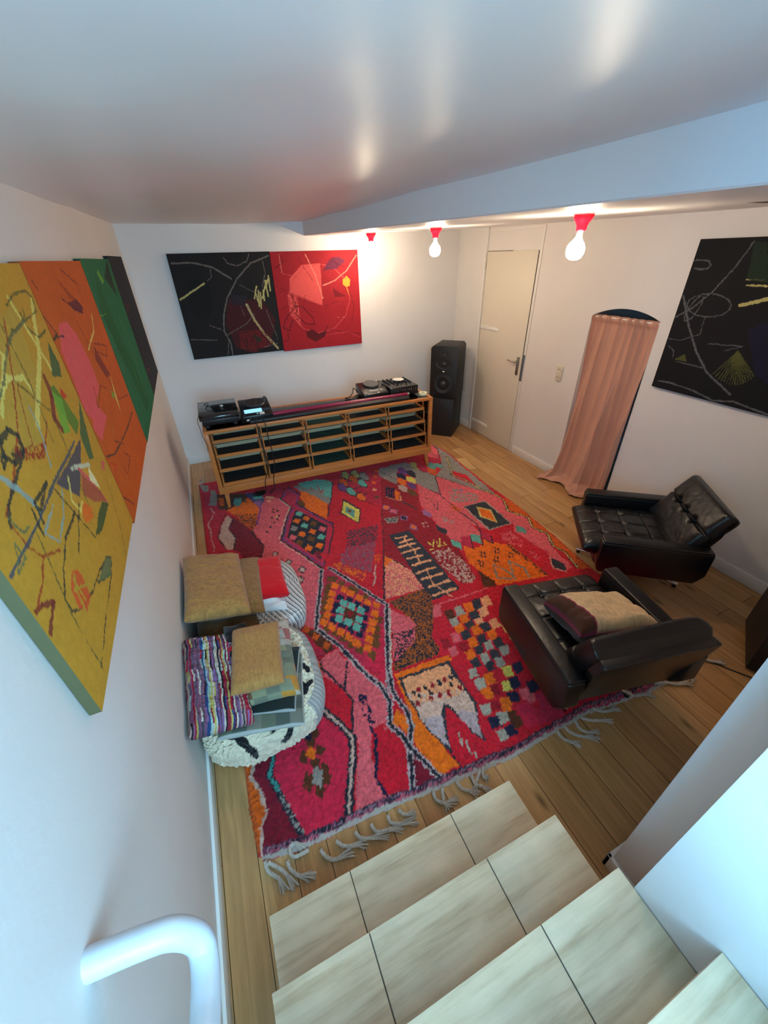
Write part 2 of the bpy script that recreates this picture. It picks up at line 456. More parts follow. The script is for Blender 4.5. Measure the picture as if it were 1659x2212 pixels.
['q','N2',31,[404,2116]],
['q','N2',31,[382,2053]],
['q','N2',31,[344,1869]],
['q','N2',31,[390,1808]],
['q','N2',31,[420,1740]],
['q','N2',31,[454,1672]],
['q','N2',31,[490,1612]],
['q','N2',31,[543,1545]],
['q','N2',31,[595,1613]],
['q','N2',31,[624,1667]],
['q','N2',31,[659,1721]],
['q','N2',31,[696,1793]],
['q','N2',31,[351,1981]],
['q','N2',31,[650,2133]],
['q','O',31,[526,2242]],
['q','O',31,[578,2177]],
['q','O',31,[609,2113]],
['q','O',31,[483,2173]],
['q','O',31,[650,2046]],
['q','O',31,[690,1980]],
['q','O',31,[738,1921]],
['q','O',31,[448,2104]],
['q','O',31,[414,2056]],
['q','O',31,[387,1989]],
['q','O',31,[346,1933]],
['q','O',31,[385,1866]],
['q','O',31,[423,1800]],
['q','O',31,[460,1736]],
['q','O',31,[489,1670]],
['q','O',31,[539,1603]],
['q','O',31,[576,1667]],
['q','O',31,[615,1733]],
['q','O',31,[651,1789]],
['q','O',31,[696,1852]],
['q','V',30,[526,2105]],
['q','V',30,[575,2048]],
['q','V',30,[482,2051]],
['q','V',30,[615,1988]],
['q','V',30,[655,1924]],
['q','V',30,[451,2003]],
['q','V',30,[414,1926]],
['q','V',30,[618,1855]],
['q','V',30,[455,1857]],
['q','V',30,[575,1784]],
['q','V',30,[494,1798]],
['q','V',30,[536,1732]],
['p','N',0,[524,2004,595,1918,528,1823,482,1919]],
['q','T',32,[529,2047]],
['q','T',32,[571,1991]],
['q','T',32,[485,1991]],
['q','T',32,[617,1925]],
['q','T',32,[450,1917]],
['q','T',32,[576,1853]],
['q','T',32,[495,1859]],
['q','T',32,[536,1795]],
['q','M2',24,[535,1928]],
['l','L2',34,[554,2460,667,2216,802,1900]],
['l','K',17,[554,2460,667,2216,802,1900]],
['l','L2',34,[807,1897,684,1616,553,1302]],
['l','K',17,[807,1897,684,1616,553,1302]],
['l','L2',34,[287,1895,384,1683,446,1470,524,1280]],
['l','K',17,[287,1895,384,1683,446,1470,524,1280]],
['l','L2',34,[485,2465,432,2308,336,2066,282,1898]],
['l','K',17,[485,2465,432,2308,336,2066,282,1898]],
['l','W',9,[812,1850,704,1607,570,1300]],
['p','O',0,[531,1152,564,1074,524,1007,479,1093]],
['l','L2',34,[588,1374,554,1230,576,1124,564,1034,511,956,421,751]],
['l','K',17,[588,1374,554,1230,576,1124,564,1034,511,956,421,751]],
['l','L2',34,[506,1346,516,1210,463,1094,503,984,504,935,540,847,574,754]],
['l','K',17,[506,1346,516,1210,463,1094,503,984,504,935,540,847,574,754]],
['l','M3',26,[-251,818,-91,788,268,774,608,742,986,715,1340,725,1508,728,1951,673,2200,670,2610,681]],
['l','K',5,[-249,826,-88,795,272,782,615,750,995,723,1350,734,1520,738,1966,683,2217,680,2630,691]],
['l','L3',4,[-250,821,-90,791,270,777,611,745,990,718,1344,729,1513,732,1957,677,2207,674,2618,685]],
['l','K',4,[-251,817,-92,786,267,772,607,740,985,713,1337,723,1506,726,1948,671,2197,668,2606,679]],
['l','P2',5,[-253,812,-93,782,264,767,603,735,980,708,1331,718,1499,721,1939,666,2187,662,2594,672]],
['l','L3',5,[-255,806,-96,776,260,761,598,729,973,701,1323,710,1489,713,1928,658,2174,654,2578,664]],
['l','F',22,[-258,796,-100,765,254,750,589,717,961,689,1308,698,1473,700,1908,645,2151,641,2551,650]]]
LW=[
['p','y2',0,[1338,2040,1480,2066,1406,1889,1224,1770,1026,1796,1025,1845]],
['l','y3',16,[1464,2077,1542,1884]],
['l','y3',22,[1651,2059,1493,1929,1245,1809]],
['l','y3',16,[1140,1917,1215,1927,1306,1912,1319,1876]],
['l','y3',12,[1246,1982,1257,1971,1092,1879]],
['l','k3',6,[1427,2065,1511,2084,1631,2085,1670,2069,1646,2031,1562,2022,1386,2010,1300,1988]],
['l','k3',6,[1531,2051,1533,2035,1492,2023,1507,2043]],
['l','k3',6,[1503,2001,1559,1971,1657,1976]],
['l','g3',7,[1518,2021,1373,2002,1300,1983,1199,1935,1124,1907]],
['p','g2',0,[1630,1949,1525,1869,1606,1845,1643,1877]],
['p','g4',0,[1457,1854,1462,1777,1496,1690,1573,1707,1533,1796,1501,1843]],
['p','g5',0,[1457,1841,1514,1801,1457,1718,1389,1729]],
['l','m4',26,[1455,1878,1441,1833,1379,1783,1396,1746]],
['p','r4',0,[1548,1832,1573,1792,1529,1794,1522,1812]],
['p','g2',0,[1686,1755,1556,1583,1508,1599,1522,1673]],
['p','n4',0,[1171,1673,1527,1672,1280,1576]],
['l','w4',14,[1323,1651,1485,1590]],
['l','p4',16,[1375,1623,1421,1565,1485,1449]],
['p','o4',0,[1287,1558,1327,1513,1302,1488,1227,1519,1242,1546]],
['p','r5',0,[1375,1609,1471,1499,1485,1449,1369,1513,1311,1567]],
['p','g6',0,[1444,1472,1496,1434,1318,1429,1254,1455,1352,1474]],
['l','y3',10,[1267,1646,1216,1597,1235,1550,1280,1562]],
['p','y5',0,[1465,1590,1478,1553,1481,1503,1421,1565]],
['l','k4',7,[1194,1574,1071,1569,977,1537,909,1500,907,1460,960,1424,1064,1399,1162,1391,1252,1373,1284,1349,1223,1325,1107,1386]],
['p','g7',0,[1169,1385,1252,1373,1276,1347,1211,1326,1117,1382]],
['l','k4',5,[1214,1324,1061,1311,881,1285]],
['l','k4',6,[1150,1665,1246,1452]],
['l','k3',5,[960,1660,937,1581,897,1456,886,1274]],
['p','r6',0,[1004,1509,1044,1484,1029,1406,967,1402,942,1441,955,1487]],
['l','y1',10,[1007,1492,977,1468,963,1413]],
['l','y1',8,[968,1475,1044,1432]],
['l','y1',8,[991,1491,992,1424]],
['l','m4',13,[791,1570,823,1560,862,1533,791,1510]],
['l','r7',7,[1365,2037,1244,1925,1126,1833,978,1768,892,1740,890,1716,898,1663,926,1614,1008,1573]],
['l','r7',7,[930,1611,871,1585,796,1568]],
['l','r7',6,[1095,1819,1111,1781,1192,1742,1319,1796]],
['s','r7',10,[1098,1802,1250,1761,1186,1739,1085,1776]],
['l','k4',14,[1025,1845,1083,1848,1111,1828,1102,1796,1034,1793,1008,1819,1025,1845]],
['l','k4',10,[1046,1808,1091,1789,1042,1779,919,1749,884,1720]],
['l','k4',8,[997,1828,980,1802,1011,1813]],
['s','m4',0,[1061,1817,1107,1799,1071,1787,1036,1802]],
['l','b4',16,[948,1798,985,1755,1016,1700,1017,1672]],
['l','k4',9,[1016,1700,1130,1699,1027,1677,1016,1700,1009,1653]],
['l','b5',9,[793,1666,947,1663,1182,1680,1450,1685]],
['l','k4',8,[993,1697,979,1637]],
['l','b4',7,[1097,1650,988,1637,1030,1584,1121,1604,1192,1649]],
['l','b4',8,[1253,1851,1237,1777,1196,1710]],
['l','g7',6,[894,1734,911,1687,946,1681]],
['l','g7',5,[863,1692,866,1653,819,1651,863,1692]],
['l','k3',5,[1243,1916,1378,1802,1365,1717,1327,1588,1310,1491]],
['l','k3',5,[1589,1484,1514,1341,1424,1256]],
['l','r7',5,[1255,1913,1192,1837,1159,1778]],
['l','k3',5,[1326,2032,1333,1906,1290,1746]],
['l','k4',6,[1250,1571,1093,1505]],
['p','p4',0,[1615,1549,1664,1528,1608,1509,1595,1524]],
['p','p5',0,[1830,1974,1947,1972,2021,1915,2066,1794,2045,1712,1883,1684,1753,1656,1695,1707,1720,1819,1726,1902]],
['p','p5',0,[1847,1711,1965,1607,1744,1575,1707,1639]],
['l','o5',8,[1904,1952,1763,1734]],
['l','m4',6,[2074,2100,2157,2031]],
['l','m4',6,[2107,2085,2187,2021]],
['l','m4',6,[2142,2069,2218,2011]],
['l','m4',6,[2179,2052,2250,2001]],
['l','m4',6,[2217,2035,2284,1990]],
['l','m4',6,[2258,2016,2318,1979]],
['p','m5',0,[2092,2021,2266,2020,2335,1986,2264,1967,2149,1990]],
['l','m5',8,[2020,2040,2135,2002,2293,1969]],
['l','m5',6,[2178,2133,2391,2074,2370,2000]],
['l','y3',10,[2470,1948,2370,1886,2115,1845]],
['l','k4',7,[1691,2015,1763,1950,1695,1946,1834,1936]],
['l','m4',7,[2105,1951,2233,1743,2352,1574,2622,1525]],
['l','m4',7,[2264,1847,2540,1795,2438,1762,2283,1808]],
['p','m4',0,[2247,1841,2365,1686,2252,1701,2174,1791]],
['p','y3',0,[2359,1697,2267,1523,2274,1606]],
['p','g5',0,[2236,1646,2292,1611,2210,1613]],
['l','k4',8,[1714,1525,1846,1480,2078,1460,2299,1447,2560,1446]],
['l','k4',6,[1931,1505,2066,1443]],
['l','m5',6,[2001,1426,2089,1369,1921,1355,1895,1399]],
['l','r4',6,[1734,1489,1795,1453,1741,1449,1695,1413]],
['l','m5',8,[1705,1349,1813,1254]],
['l','m5',6,[1736,2105,1765,2081]],
['l','m4',6,[1958,1733,1887,1666,2064,1707,2167,1673]],
['l','g5',6,[1977,1565,1975,1518]],
['p','g9',0,[2973,2112,3003,2007,3071,1774,3286,1528,3406,1289,3090,1286,2933,1600,2753,1922]],
['p','g5',0,[3112,2120,3225,2052,3113,2045,3057,2100]],
['l','g5',7,[3321,1843,3397,1592,3267,1357]],
['p','kk',0,[3694,2173,3615,2075,3570,1951,3286,2072]],
['l','kg',12,[2743,1973,2863,1779,2933,1600]],
['l','g5',5,[3130,1573,3179,1466]],
['l','g8',14,[2742,2152,2707,1906,2796,1428,2695,1245]],
['l','g5',5,[2610,2001,2669,1919,2887,1909]],
['l','w5',5,[4558,2068,4269,1876]],
['l','r5',4,[3832,1400,4052,1381,4133,1282]],
['l','w5',3,[4072,1688,4026,1377]],
['p','m6',0,[3930,1885,4167,1852,3841,1820]]]
BW=[
['p','b6',0,[71,1956,173,1987,268,1912,253,1731,167,1585,61,1631,19,1764]],
['p','m7',0,[438,1795,783,1756,899,1551,782,1267,408,1283,342,1552]],
['p','n7',0,[466,1830,624,1803,584,1710,445,1738]],
['l','w6',16,[-36,2126,154,2127,330,2085,498,1974]],
['l','w6',14,[922,2169,727,2107,558,1971,418,1796,344,1630,314,1476,359,1350,352,1225]],
['l','w6',9,[464,2166,491,2114,582,2086,690,2126,722,2186]],
['l','yl',16,[-44,1807,222,1941]],
['l','yl2',26,[608,1724,661,1568,742,1419,871,1248]],
['l','yl',15,[889,1986,885,1846]],
['l','yl',15,[860,1941,787,1775]],
['l','yl',15,[849,1941,854,1791]],
['l','yl',15,[745,1890,703,1780]],
['l','yl',15,[759,1852,741,1701]],
['l','yl',15,[811,1850,804,1755]],
['l','yl',15,[776,1833,758,1680]],
['l','yl',15,[731,1816,737,1740]],
['l','yl',15,[884,1958,836,1868]],
['l','w6',9,[852,2122,863,2014,808,1888]],
['l','w6',8,[-43,1423,222,1393]],
['l','w6',7,[335,1434,569,1535,673,1627]],
['l','w6',8,[178,1546,288,1498]],
['l','w6',7,[347,1392,300,1230]],
['l','w6',6,[808,1657,887,1343]],
['l','w6',6,[311,2085,309,1999,262,1966]],
['l','w6',5,[566,1917,714,1836]],
['s','r8',14,[468,1463,728,1462,835,1305,593,1221,451,1278]],
['l','w6',6,[715,1274,880,1301]],
['l','w6',5,[543,1713,564,1615]],
['p','g9k',0,[612,1430,709,1359,657,1322]],
['p','rd2',0,[1119,1949,1269,2074,1483,2086,1470,1666,1269,1749,1099,1816]],
['s','rd2',0,[1074,1798,1182,1773,1182,1446,1065,1600]],
['l','rd2',5,[1097,1807,1458,1667]],
['l','rd3',9,[1812,1719,1744,1535,1587,1405,1388,1369,1206,1435,1092,1580,1072,1759,1145,1927,1289,2044,1471,2083,1648,2032,1774,1901,1812,1719]],
['l','pk',12,[1326,2172,1413,1975,1478,1737]],
['l','pk',13,[1920,2150,1789,2000,1638,1909,1492,1866]],
['p','oy',0,[1786,1952,1831,1910,1821,1851,1776,1837,1735,1865,1739,1914]],
['l','oy',6,[1777,1843,1800,1760]],
['p','dk',0,[1234,1399,1309,1419,1387,1365,1489,1389,1457,1326,1340,1274,1238,1334]],
['l','dk',10,[1434,1339,1507,1442]],
['l','dk',10,[1107,1797,1165,1655,1133,1596,1234,1485,1351,1465,1336,1540,1213,1672,1122,1677]],
['l','dk',9,[1156,1675,1040,1582,964,1464,1038,1426,1090,1537]],
['l','dk',8,[1014,1418,1011,1322,940,1317]],
['p','pu',0,[1509,2010,1563,2084,1637,2138,1730,2135,1785,2096,1673,2024,1556,2018]],
['l','dk',5,[1578,2121,1769,2040]],
['l','dk',4,[1614,2138,1720,2022]],
['l','dk',6,[1029,2188,1080,2115,963,2047]],
['l','pk',5,[1038,2179,1042,2008]],
['p','dk2',0,[1608,1841,1698,1776,1769,1742,1622,1739]],
['l','dk2',6,[1493,1654,1617,1688,1790,1699]],
['l','dk2',5,[1275,1788,1233,1650,1367,1600]],
['l','dk',5,[1821,1780,1860,1632,1823,1462]],
['l','dk',5,[1514,1398,1687,1362,1918,1320]],
['l','pk',4,[1638,1523,1663,1521]],
['l','pk',4,[1705,1518,1731,1525]],
['l','rd3',6,[1031,2008,1251,1944]],
['l','rd3',7,[1649,2024,1783,1922]],
['l','dk2',6,[956,1881,1058,1838,968,1823]],
['l','dk2',6,[1077,1680,960,1648]],
['l','rd3',5,[1458,1337,1763,1355,1915,1274]],
['l','dk2',5,[1238,2165,1288,2055,1383,1919]]]
RW=[
['l','w7',9,[2124,2059,2098,2065,2025,2059,1999,2037,2013,2014,2075,2009,2104,2015]],
['l','w7',6,[1778,1809,1780,1779,1807,1752,1857,1733,1921,1727,1987,1735,2039,1756,2067,1787,2064,1819,2031,1847,1976,1864,1912,1868,1851,1858,1804,1837,1778,1809]],
['l','w7',6,[1976,1774,1989,1737,2007,1707,2026,1689,2043,1687,2052,1702,2054,1731,2046,1768,2032,1804,2014,1833,1995,1850,1980,1851,1971,1836,1969,1809,1976,1774]],
['l','w7',9,[2118,1705,2025,1770,1925,1882,1841,2030,1793,2159]],
['l','w7',13,[2113,1845,2005,1661,1890,1505,1766,1381,1565,1273]],
['l','w7',10,[2090,1247,1987,1254,1834,1243,1651,1205,1522,1233,1383,1214,1308,1208]],
['l','w7',5,[1825,1565,1613,1577,1714,1534]],
['l','w7',6,[2004,1410,1805,1403]],
['l','w7',6,[2136,1556,2021,1558,1905,1617,1916,1725]],
['l','w7',5,[2101,1508,2047,1479,2039,1434]],
['l','yg',6,[1627,1548,1721,1378]],
['l','yg',6,[1627,1548,1697,1365]],
['l','yg',6,[1627,1548,1674,1355]],
['l','yg',6,[1627,1548,1653,1347]],
['l','yg',6,[1627,1548,1632,1342]],
['l','yg',6,[1627,1548,1613,1338]],
['l','yg',6,[1627,1548,1594,1336]],
['l','yg',6,[1627,1548,1577,1337]],
['l','yg',6,[1627,1548,1561,1340]],
['l','yg',6,[1627,1548,1545,1345]],
['l','yg',6,[1627,1548,1531,1351]],
['l','yg',6,[1627,1548,1518,1360]],
['l','yg',6,[1627,1548,1506,1371]],
['l','yg',6,[1627,1548,1494,1384]],
['l','yg',6,[1627,1548,1484,1398]],
['l','yg',6,[1627,1548,1475,1414]],
['p','yg',0,[2025,1421,1955,1472,1929,1424]],
['l','yl',22,[1725,1813,1590,1859]],
['l','yl',8,[1736,1927,1623,1926]],
['l','yl',6,[1750,1960,1655,1959]],
['p','n8',0,[1631,1679,1538,1739,1383,1382,1475,1429]],
['p','g9k',0,[1787,2159,1719,2157,1626,1943,1751,1962]]]
RUG_OUT=[-360,4508,-354,3152,-360,2484,-320,1714,-289,1243,-297,1005,-283,814,-259,786,-101,756,252,743,587,712,957,682,1303,692,1468,694,1901,639,2146,636,2426,655,2535,680,2476,1349,2451,1545,2511,2013,2561,2647,2542,3049,2606,4007,2553,4317]
TASSELS=[[-256,784,-249,747,-212,703,-202,664],[-244,776,-201,733,-180,700,-162,658],[-170,747,-163,715,-134,679,-89,655],[-79,746,-141,750,-151,788,-120,795,-103,766],[-31,725,-16,693,21,668,90,666],[40,726,62,700,97,684,149,673],[126,722,142,693,181,675,244,660],[200,720,213,687,260,671,319,657],[282,720,285,691,324,668,384,655],[337,718,357,690,400,685],[519,722,514,683,550,652,599,645],[562,712,543,660,547,629],[640,708,648,673,672,652,702,623],[720,704,717,662,740,641,764,604],[771,702,727,668,696,641],[795,708,771,675,784,658],[1252,695,1252,655,1272,626,1311,595],[1304,699,1315,653,1356,614,1411,582],[1379,692,1372,653,1391,624,1446,606],[1423,693,1458,663,1498,644,1554,618],[1522,706,1546,680,1586,661,1650,654],[1762,687,1810,657,1852,646,1893,626],[1966,666,2034,643,2081,612,2155,586],[2131,640,2182,625,2194,585],[2185,641,2233,645,2274,644],[2384,665,2405,637,2435,614,2475,591],[-351,4491,-309,4544,-315,4622]]
PAL={'P':'#dd5e66','C':'#b81c38','R':'#c81428','R3':'#bc2444','R4':'#cc2040','M':'#7c1026','M2':'#98101f','M3':'#6e3048','G':'#8f8880','G2':'#86586a','S':'#c4a090','S2':'#d8b09c','W':'#cdbfa8','W2':'#a8a090','N':'#5a2c14','N2':'#6e4218','O':'#ee6c0c','O2':'#d4580e','O3':'#a85416','K':'#26242e','K2':'#33333a','V':'#1a1a38','T':'#66ae9c','T2':'#5c968c','T3':'#3c8880','B2':'#4a4a6e','L':'#a06898','L2':'#b8a0a0','L3':'#8c6470','P2':'#c05868','H':'#eea070','Y':'#dccb5a','Y2':'#a8a058','Y3':'#d0b86c','U':'#6c3c7c','F':'#b4a89e','y1':'#b49a30','y2':'#b8963a','y3':'#d8cc6a','y5':'#e8e0b0','k3':'#5c5a30','k4':'#2c3430','g2':'#2c5c3a','g3':'#6a6c48','g4':'#4c7a2c','g5':'#6ca838','g6':'#2c5030','g7':'#5a6c4c','g8':'#2c8064','g9':'#125c30','m4':'#7a2c28','m5':'#5c2030','m6':'#4a2c24','r4':'#c02820','r5':'#a85040','r6':'#d05028','r7':'#9c3c20','n4':'#3c4458','w4':'#c8ccb0','p4':'#d05a60','p5':'#e05a62','o4':'#e06a24','o5':'#d06a4a','b4':'#88a09c','b5':'#3c4c5c','w5':'#605850','kk':'#20241f','kg':'#0c3820','b6':'#141416','m7':'#42161c','n7':'#26242e','w6':'#6a645e','yl':'#b8b070','yl2':'#a89c70','r8':'#6e1c1c','g9k':'#1c2c20','rd2':'#e05854','rd3':'#c84848','pk':'#d88470','oy':'#e0a838','dk':'#4a1018','dk2':'#701420','pu':'#5c2440','w7':'#5a5c60','yg':'#4e5228','n8':'#10122c'}# ---------------------------------------------------------------- helpers
def lin(h):
    h=h.lstrip('#'); c=[int(h[i:i+2],16)/255 for i in (0,2,4)]
    return tuple((x/12.92 if x<=.04045 else ((x+.055)/1.055)**2.4) for x in c)
MATS={}
def mat(name,hexc=None,rough=.5,metal=0,bump=0,bscale=200,vcol=False,var=0,vscale=8,spec=.5,coat=0,sheen=0,stretch=None,emit=0,subs=0):
    if name in MATS: return MATS[name]
    m=bpy.data.materials.new(name); m.use_nodes=True; nt=m.node_tree; b=nt.nodes['Principled BSDF']; N=nt.nodes.new; L=nt.links.new
    b.inputs['Roughness'].default_value=rough; b.inputs['Metallic'].default_value=metal
    b.inputs['Specular IOR Level'].default_value=spec; b.inputs['Coat Weight'].default_value=coat; b.inputs['Sheen Weight'].default_value=sheen
    tc=N('ShaderNodeTexCoord'); mp=N('ShaderNodeMapping'); L(tc.outputs['Object'],mp.inputs[0])
    if stretch: mp.inputs['Scale'].default_value=stretch
    if vcol:
        a=N('ShaderNodeVertexColor'); a.layer_name='Col'; src=a.outputs[0]
    else:
        r=N('ShaderNodeRGB'); r.outputs[0].default_value=(*lin(hexc),1); src=r.outputs[0]
    if var:
        n=N('ShaderNodeTexNoise'); n.inputs['Scale'].default_value=vscale; n.inputs['Detail'].default_value=6; L(mp.outputs[0],n.inputs['Vector'])
        mr=N('ShaderNodeMapRange'); mr.inputs[1].default_value=.25; mr.inputs[2].default_value=.75; mr.inputs[3].default_value=1-var; mr.inputs[4].default_value=1+var; L(n.outputs[0],mr.inputs[0])
        mx=N('ShaderNodeVectorMath'); mx.operation='SCALE'; L(src,mx.inputs[0]); L(mr.outputs[0],mx.inputs['Scale']); src=mx.outputs[0]
    L(src,b.inputs['Base Color'])
    if emit:
        b.inputs['Emission Strength'].default_value=emit; L(src,b.inputs['Emission Color'])
    if bump:
        n=N('ShaderNodeTexNoise'); n.inputs['Scale'].default_value=bscale; n.inputs['Detail'].default_value=4; L(mp.outputs[0],n.inputs['Vector'])
        bp=N('ShaderNodeBump'); bp.inputs['Strength'].default_value=1; bp.inputs['Distance'].default_value=bump; L(n.outputs[0],bp.inputs['Height']); L(bp.outputs[0],b.inputs['Normal'])
    MATS[name]=m; return m
def glassmat(name,tint,gl=.08,rough=.02):
    m=bpy.data.materials.new(name); m.use_nodes=True; nt=m.node_tree; nt.nodes.clear(); N=nt.nodes.new; L=nt.links.new
    o=N('ShaderNodeOutputMaterial'); t=N('ShaderNodeBsdfTransparent'); t.inputs[0].default_value=(*tint,1)
    g=N('ShaderNodeBsdfGlossy'); g.inputs['Roughness'].default_value=rough; f=N('ShaderNodeFresnel'); f.inputs[0].default_value=1.45
    ad=N('ShaderNodeMath'); ad.operation='ADD'; ad.inputs[1].default_value=gl*.3; L(f.outputs[0],ad.inputs[0])
    mx=N('ShaderNodeMixShader'); L(ad.outputs[0],mx.inputs[0]); L(t.outputs[0],mx.inputs[1]); L(g.outputs[0],mx.inputs[2]); L(mx.outputs[0],o.inputs[0])
    MATS[name]=m; return m
class MB:
    def __init__(s): s.v=[]; s.f=[]
    def add(s,v,f):
        o=len(s.v); s.v+=[tuple(p) for p in v]; s.f+=[tuple(i+o for i in q) for q in f]; return s
    def box(s,x0,x1,y0,y1,z0,z1,M=None):
        v=[Vector(p) for p in ((x0,y0,z0),(x1,y0,z0),(x1,y1,z0),(x0,y1,z0),(x0,y0,z1),(x1,y0,z1),(x1,y1,z1),(x0,y1,z1))]
        if M: v=[M@p for p in v]
        return s.add(v,[(0,3,2,1),(4,5,6,7),(0,1,5,4),(1,2,6,5),(2,3,7,6),(3,0,4,7)])
    def lathe(s,prof,M=None,n=32,cap=True):
        M=M or Matrix(); v=[];f=[]
        for r,z in prof:
            for k in range(n): a=2*PI*k/n; v.append(M@Vector((r*math.cos(a),r*math.sin(a),z)))
        for i in range(len(prof)-1):
            for k in range(n): k2=(k+1)%n; f.append((i*n+k,i*n+k2,(i+1)*n+k2,(i+1)*n+k))
        if cap: f.append(tuple(range(n))[::-1]); f.append(tuple((len(prof)-1)*n+k for k in range(n)))
        return s.add(v,f)
    def tube(s,pts,r,n=10,r1=None):
        pts=[Vector(p) for p in pts]; v=[];f=[]; up=Vector((0,0,1)); m=len(pts)
        for i,p in enumerate(pts):
            t=(pts[min(i+1,m-1)]-pts[max(i-1,0)]).normalized()
            a=t.cross(up if abs(t.z)<.95 else Vector((1,0,0))).normalized(); b=t.cross(a)
            rr=r if r1 is None else r+(r1-r)*i/(m-1)
            for k in range(n): w=2*PI*k/n; v.append(p+a*rr*math.cos(w)+b*rr*math.sin(w))
        for i in range(m-1):
            for k in range(n): k2=(k+1)%n; f.append((i*n+k,i*n+k2,(i+1)*n+k2,(i+1)*n+k))
        f.append(tuple(range(n))[::-1]); f.append(tuple((m-1)*n+k for k in range(n)))
        return s.add(v,f)
    def prism(s,poly,axis,a,b):
        n=len(poly); mk={'x':lambda p,t:(t,p[0],p[1]),'y':lambda p,t:(p[0],t,p[1]),'z':lambda p,t:(p[0],p[1],t)}[axis]
        v=[mk(p,a) for p in poly]+[mk(p,b) for p in poly]
        return s.add(v,[tuple(range(n)),tuple(range(2*n-1,n-1,-1))]+[(i,i+n,(i+1)%n+n,(i+1)%n) for i in range(n)])
def spline(pts,n=24):
    P=[Vector(p) for p in pts]; P=[P[0]*2-P[1]]+P+[P[-1]*2-P[-2]]; out=[]; m=len(P)-3
    for i in range(n+1):
        t=i/n*m; k=min(int(t),m-1); u=t-k; a,b,c,d=P[k:k+4]
        out.append(.5*((2*b)+(c-a)*u+(2*a-5*b+4*c-d)*u*u+(3*b-a-3*c+d)*u**3))
    return out
def link(name,mb,m,parent=None,bevel=0,smooth=False,seg=3,colors=None,angle=.6,fix=True):
    me=bpy.data.meshes.new(name); me.from_pydata([tuple(p) for p in mb.v],[],mb.f); me.materials.append(m)
    if fix or bevel:
        bm=bmesh.new(); bm.from_mesh(me)
        if fix: bmesh.ops.recalc_face_normals(bm,faces=bm.faces)
        if bevel: bmesh.ops.bevel(bm,geom=list(bm.edges),offset=bevel,segments=seg,affect='EDGES',profile=.5,clamp_overlap=True)
        bm.to_mesh(me); bm.free()
    if smooth or bevel:
        me.polygons.foreach_set('use_smooth',[True]*len(me.polygons)); me.set_sharp_from_angle(angle=angle if smooth else 1.2 if bevel and seg>2 else .6)
    if colors is not None:
        a=me.color_attributes.new('Col','FLOAT_COLOR','POINT'); c=np.ones((len(me.vertices),4),np.float32); c[:,:3]=colors; a.data.foreach_set('color',c.ravel())
    o=bpy.data.objects.new(name,me); COL.objects.link(o)
    if parent: o.parent=parent
    return o
def tag(o,label,cat,group=None,kind=None):
    o['label']=label
    if cat: o['category']=cat
    if group: o['group']=group
    if kind: o['kind']=kind
    return o
def thing(name,label,cat,loc=(0,0,0),rz=0,group=None):
    o=bpy.data.objects.new(name,None); o.empty_display_size=.1; COL.objects.link(o); o.location=loc; o.rotation_euler=(0,0,rz); return tag(o,label,cat,group)
def struct(name,mb,m,label,parent=None,**k):
    o=link(name,mb,m,parent,**k); o['kind']='structure'; o['label']=label; return o
def copy_tree(o,parent=None):
    c=o.copy(); COL.objects.link(c); c.parent=parent
    for ch in list(o.children): copy_tree(ch,c)
    return c
RNG=np.random.RandomState(7)
def nfield(h,w,cell,amp,rng=RNG):
    gh,gw=int(h/cell)+3,int(w/cell)+3; g=rng.rand(gh,gw)*2-1
    y=np.arange(h)/cell; x=np.arange(w)/cell; yi=y.astype(int); xi=x.astype(int); fy=(y-yi)[:,None]; fx=(x-xi)[None,:]
    fy=fy*fy*(3-2*fy); fx=fx*fx*(3-2*fx)
    a=g[yi][:,xi]; b=g[yi][:,xi+1]; c=g[yi+1][:,xi]; d=g[yi+1][:,xi+1]
    return (a*(1-fx)*(1-fy)+b*fx*(1-fy)+c*(1-fx)*fy+d*fx*fy)*amp
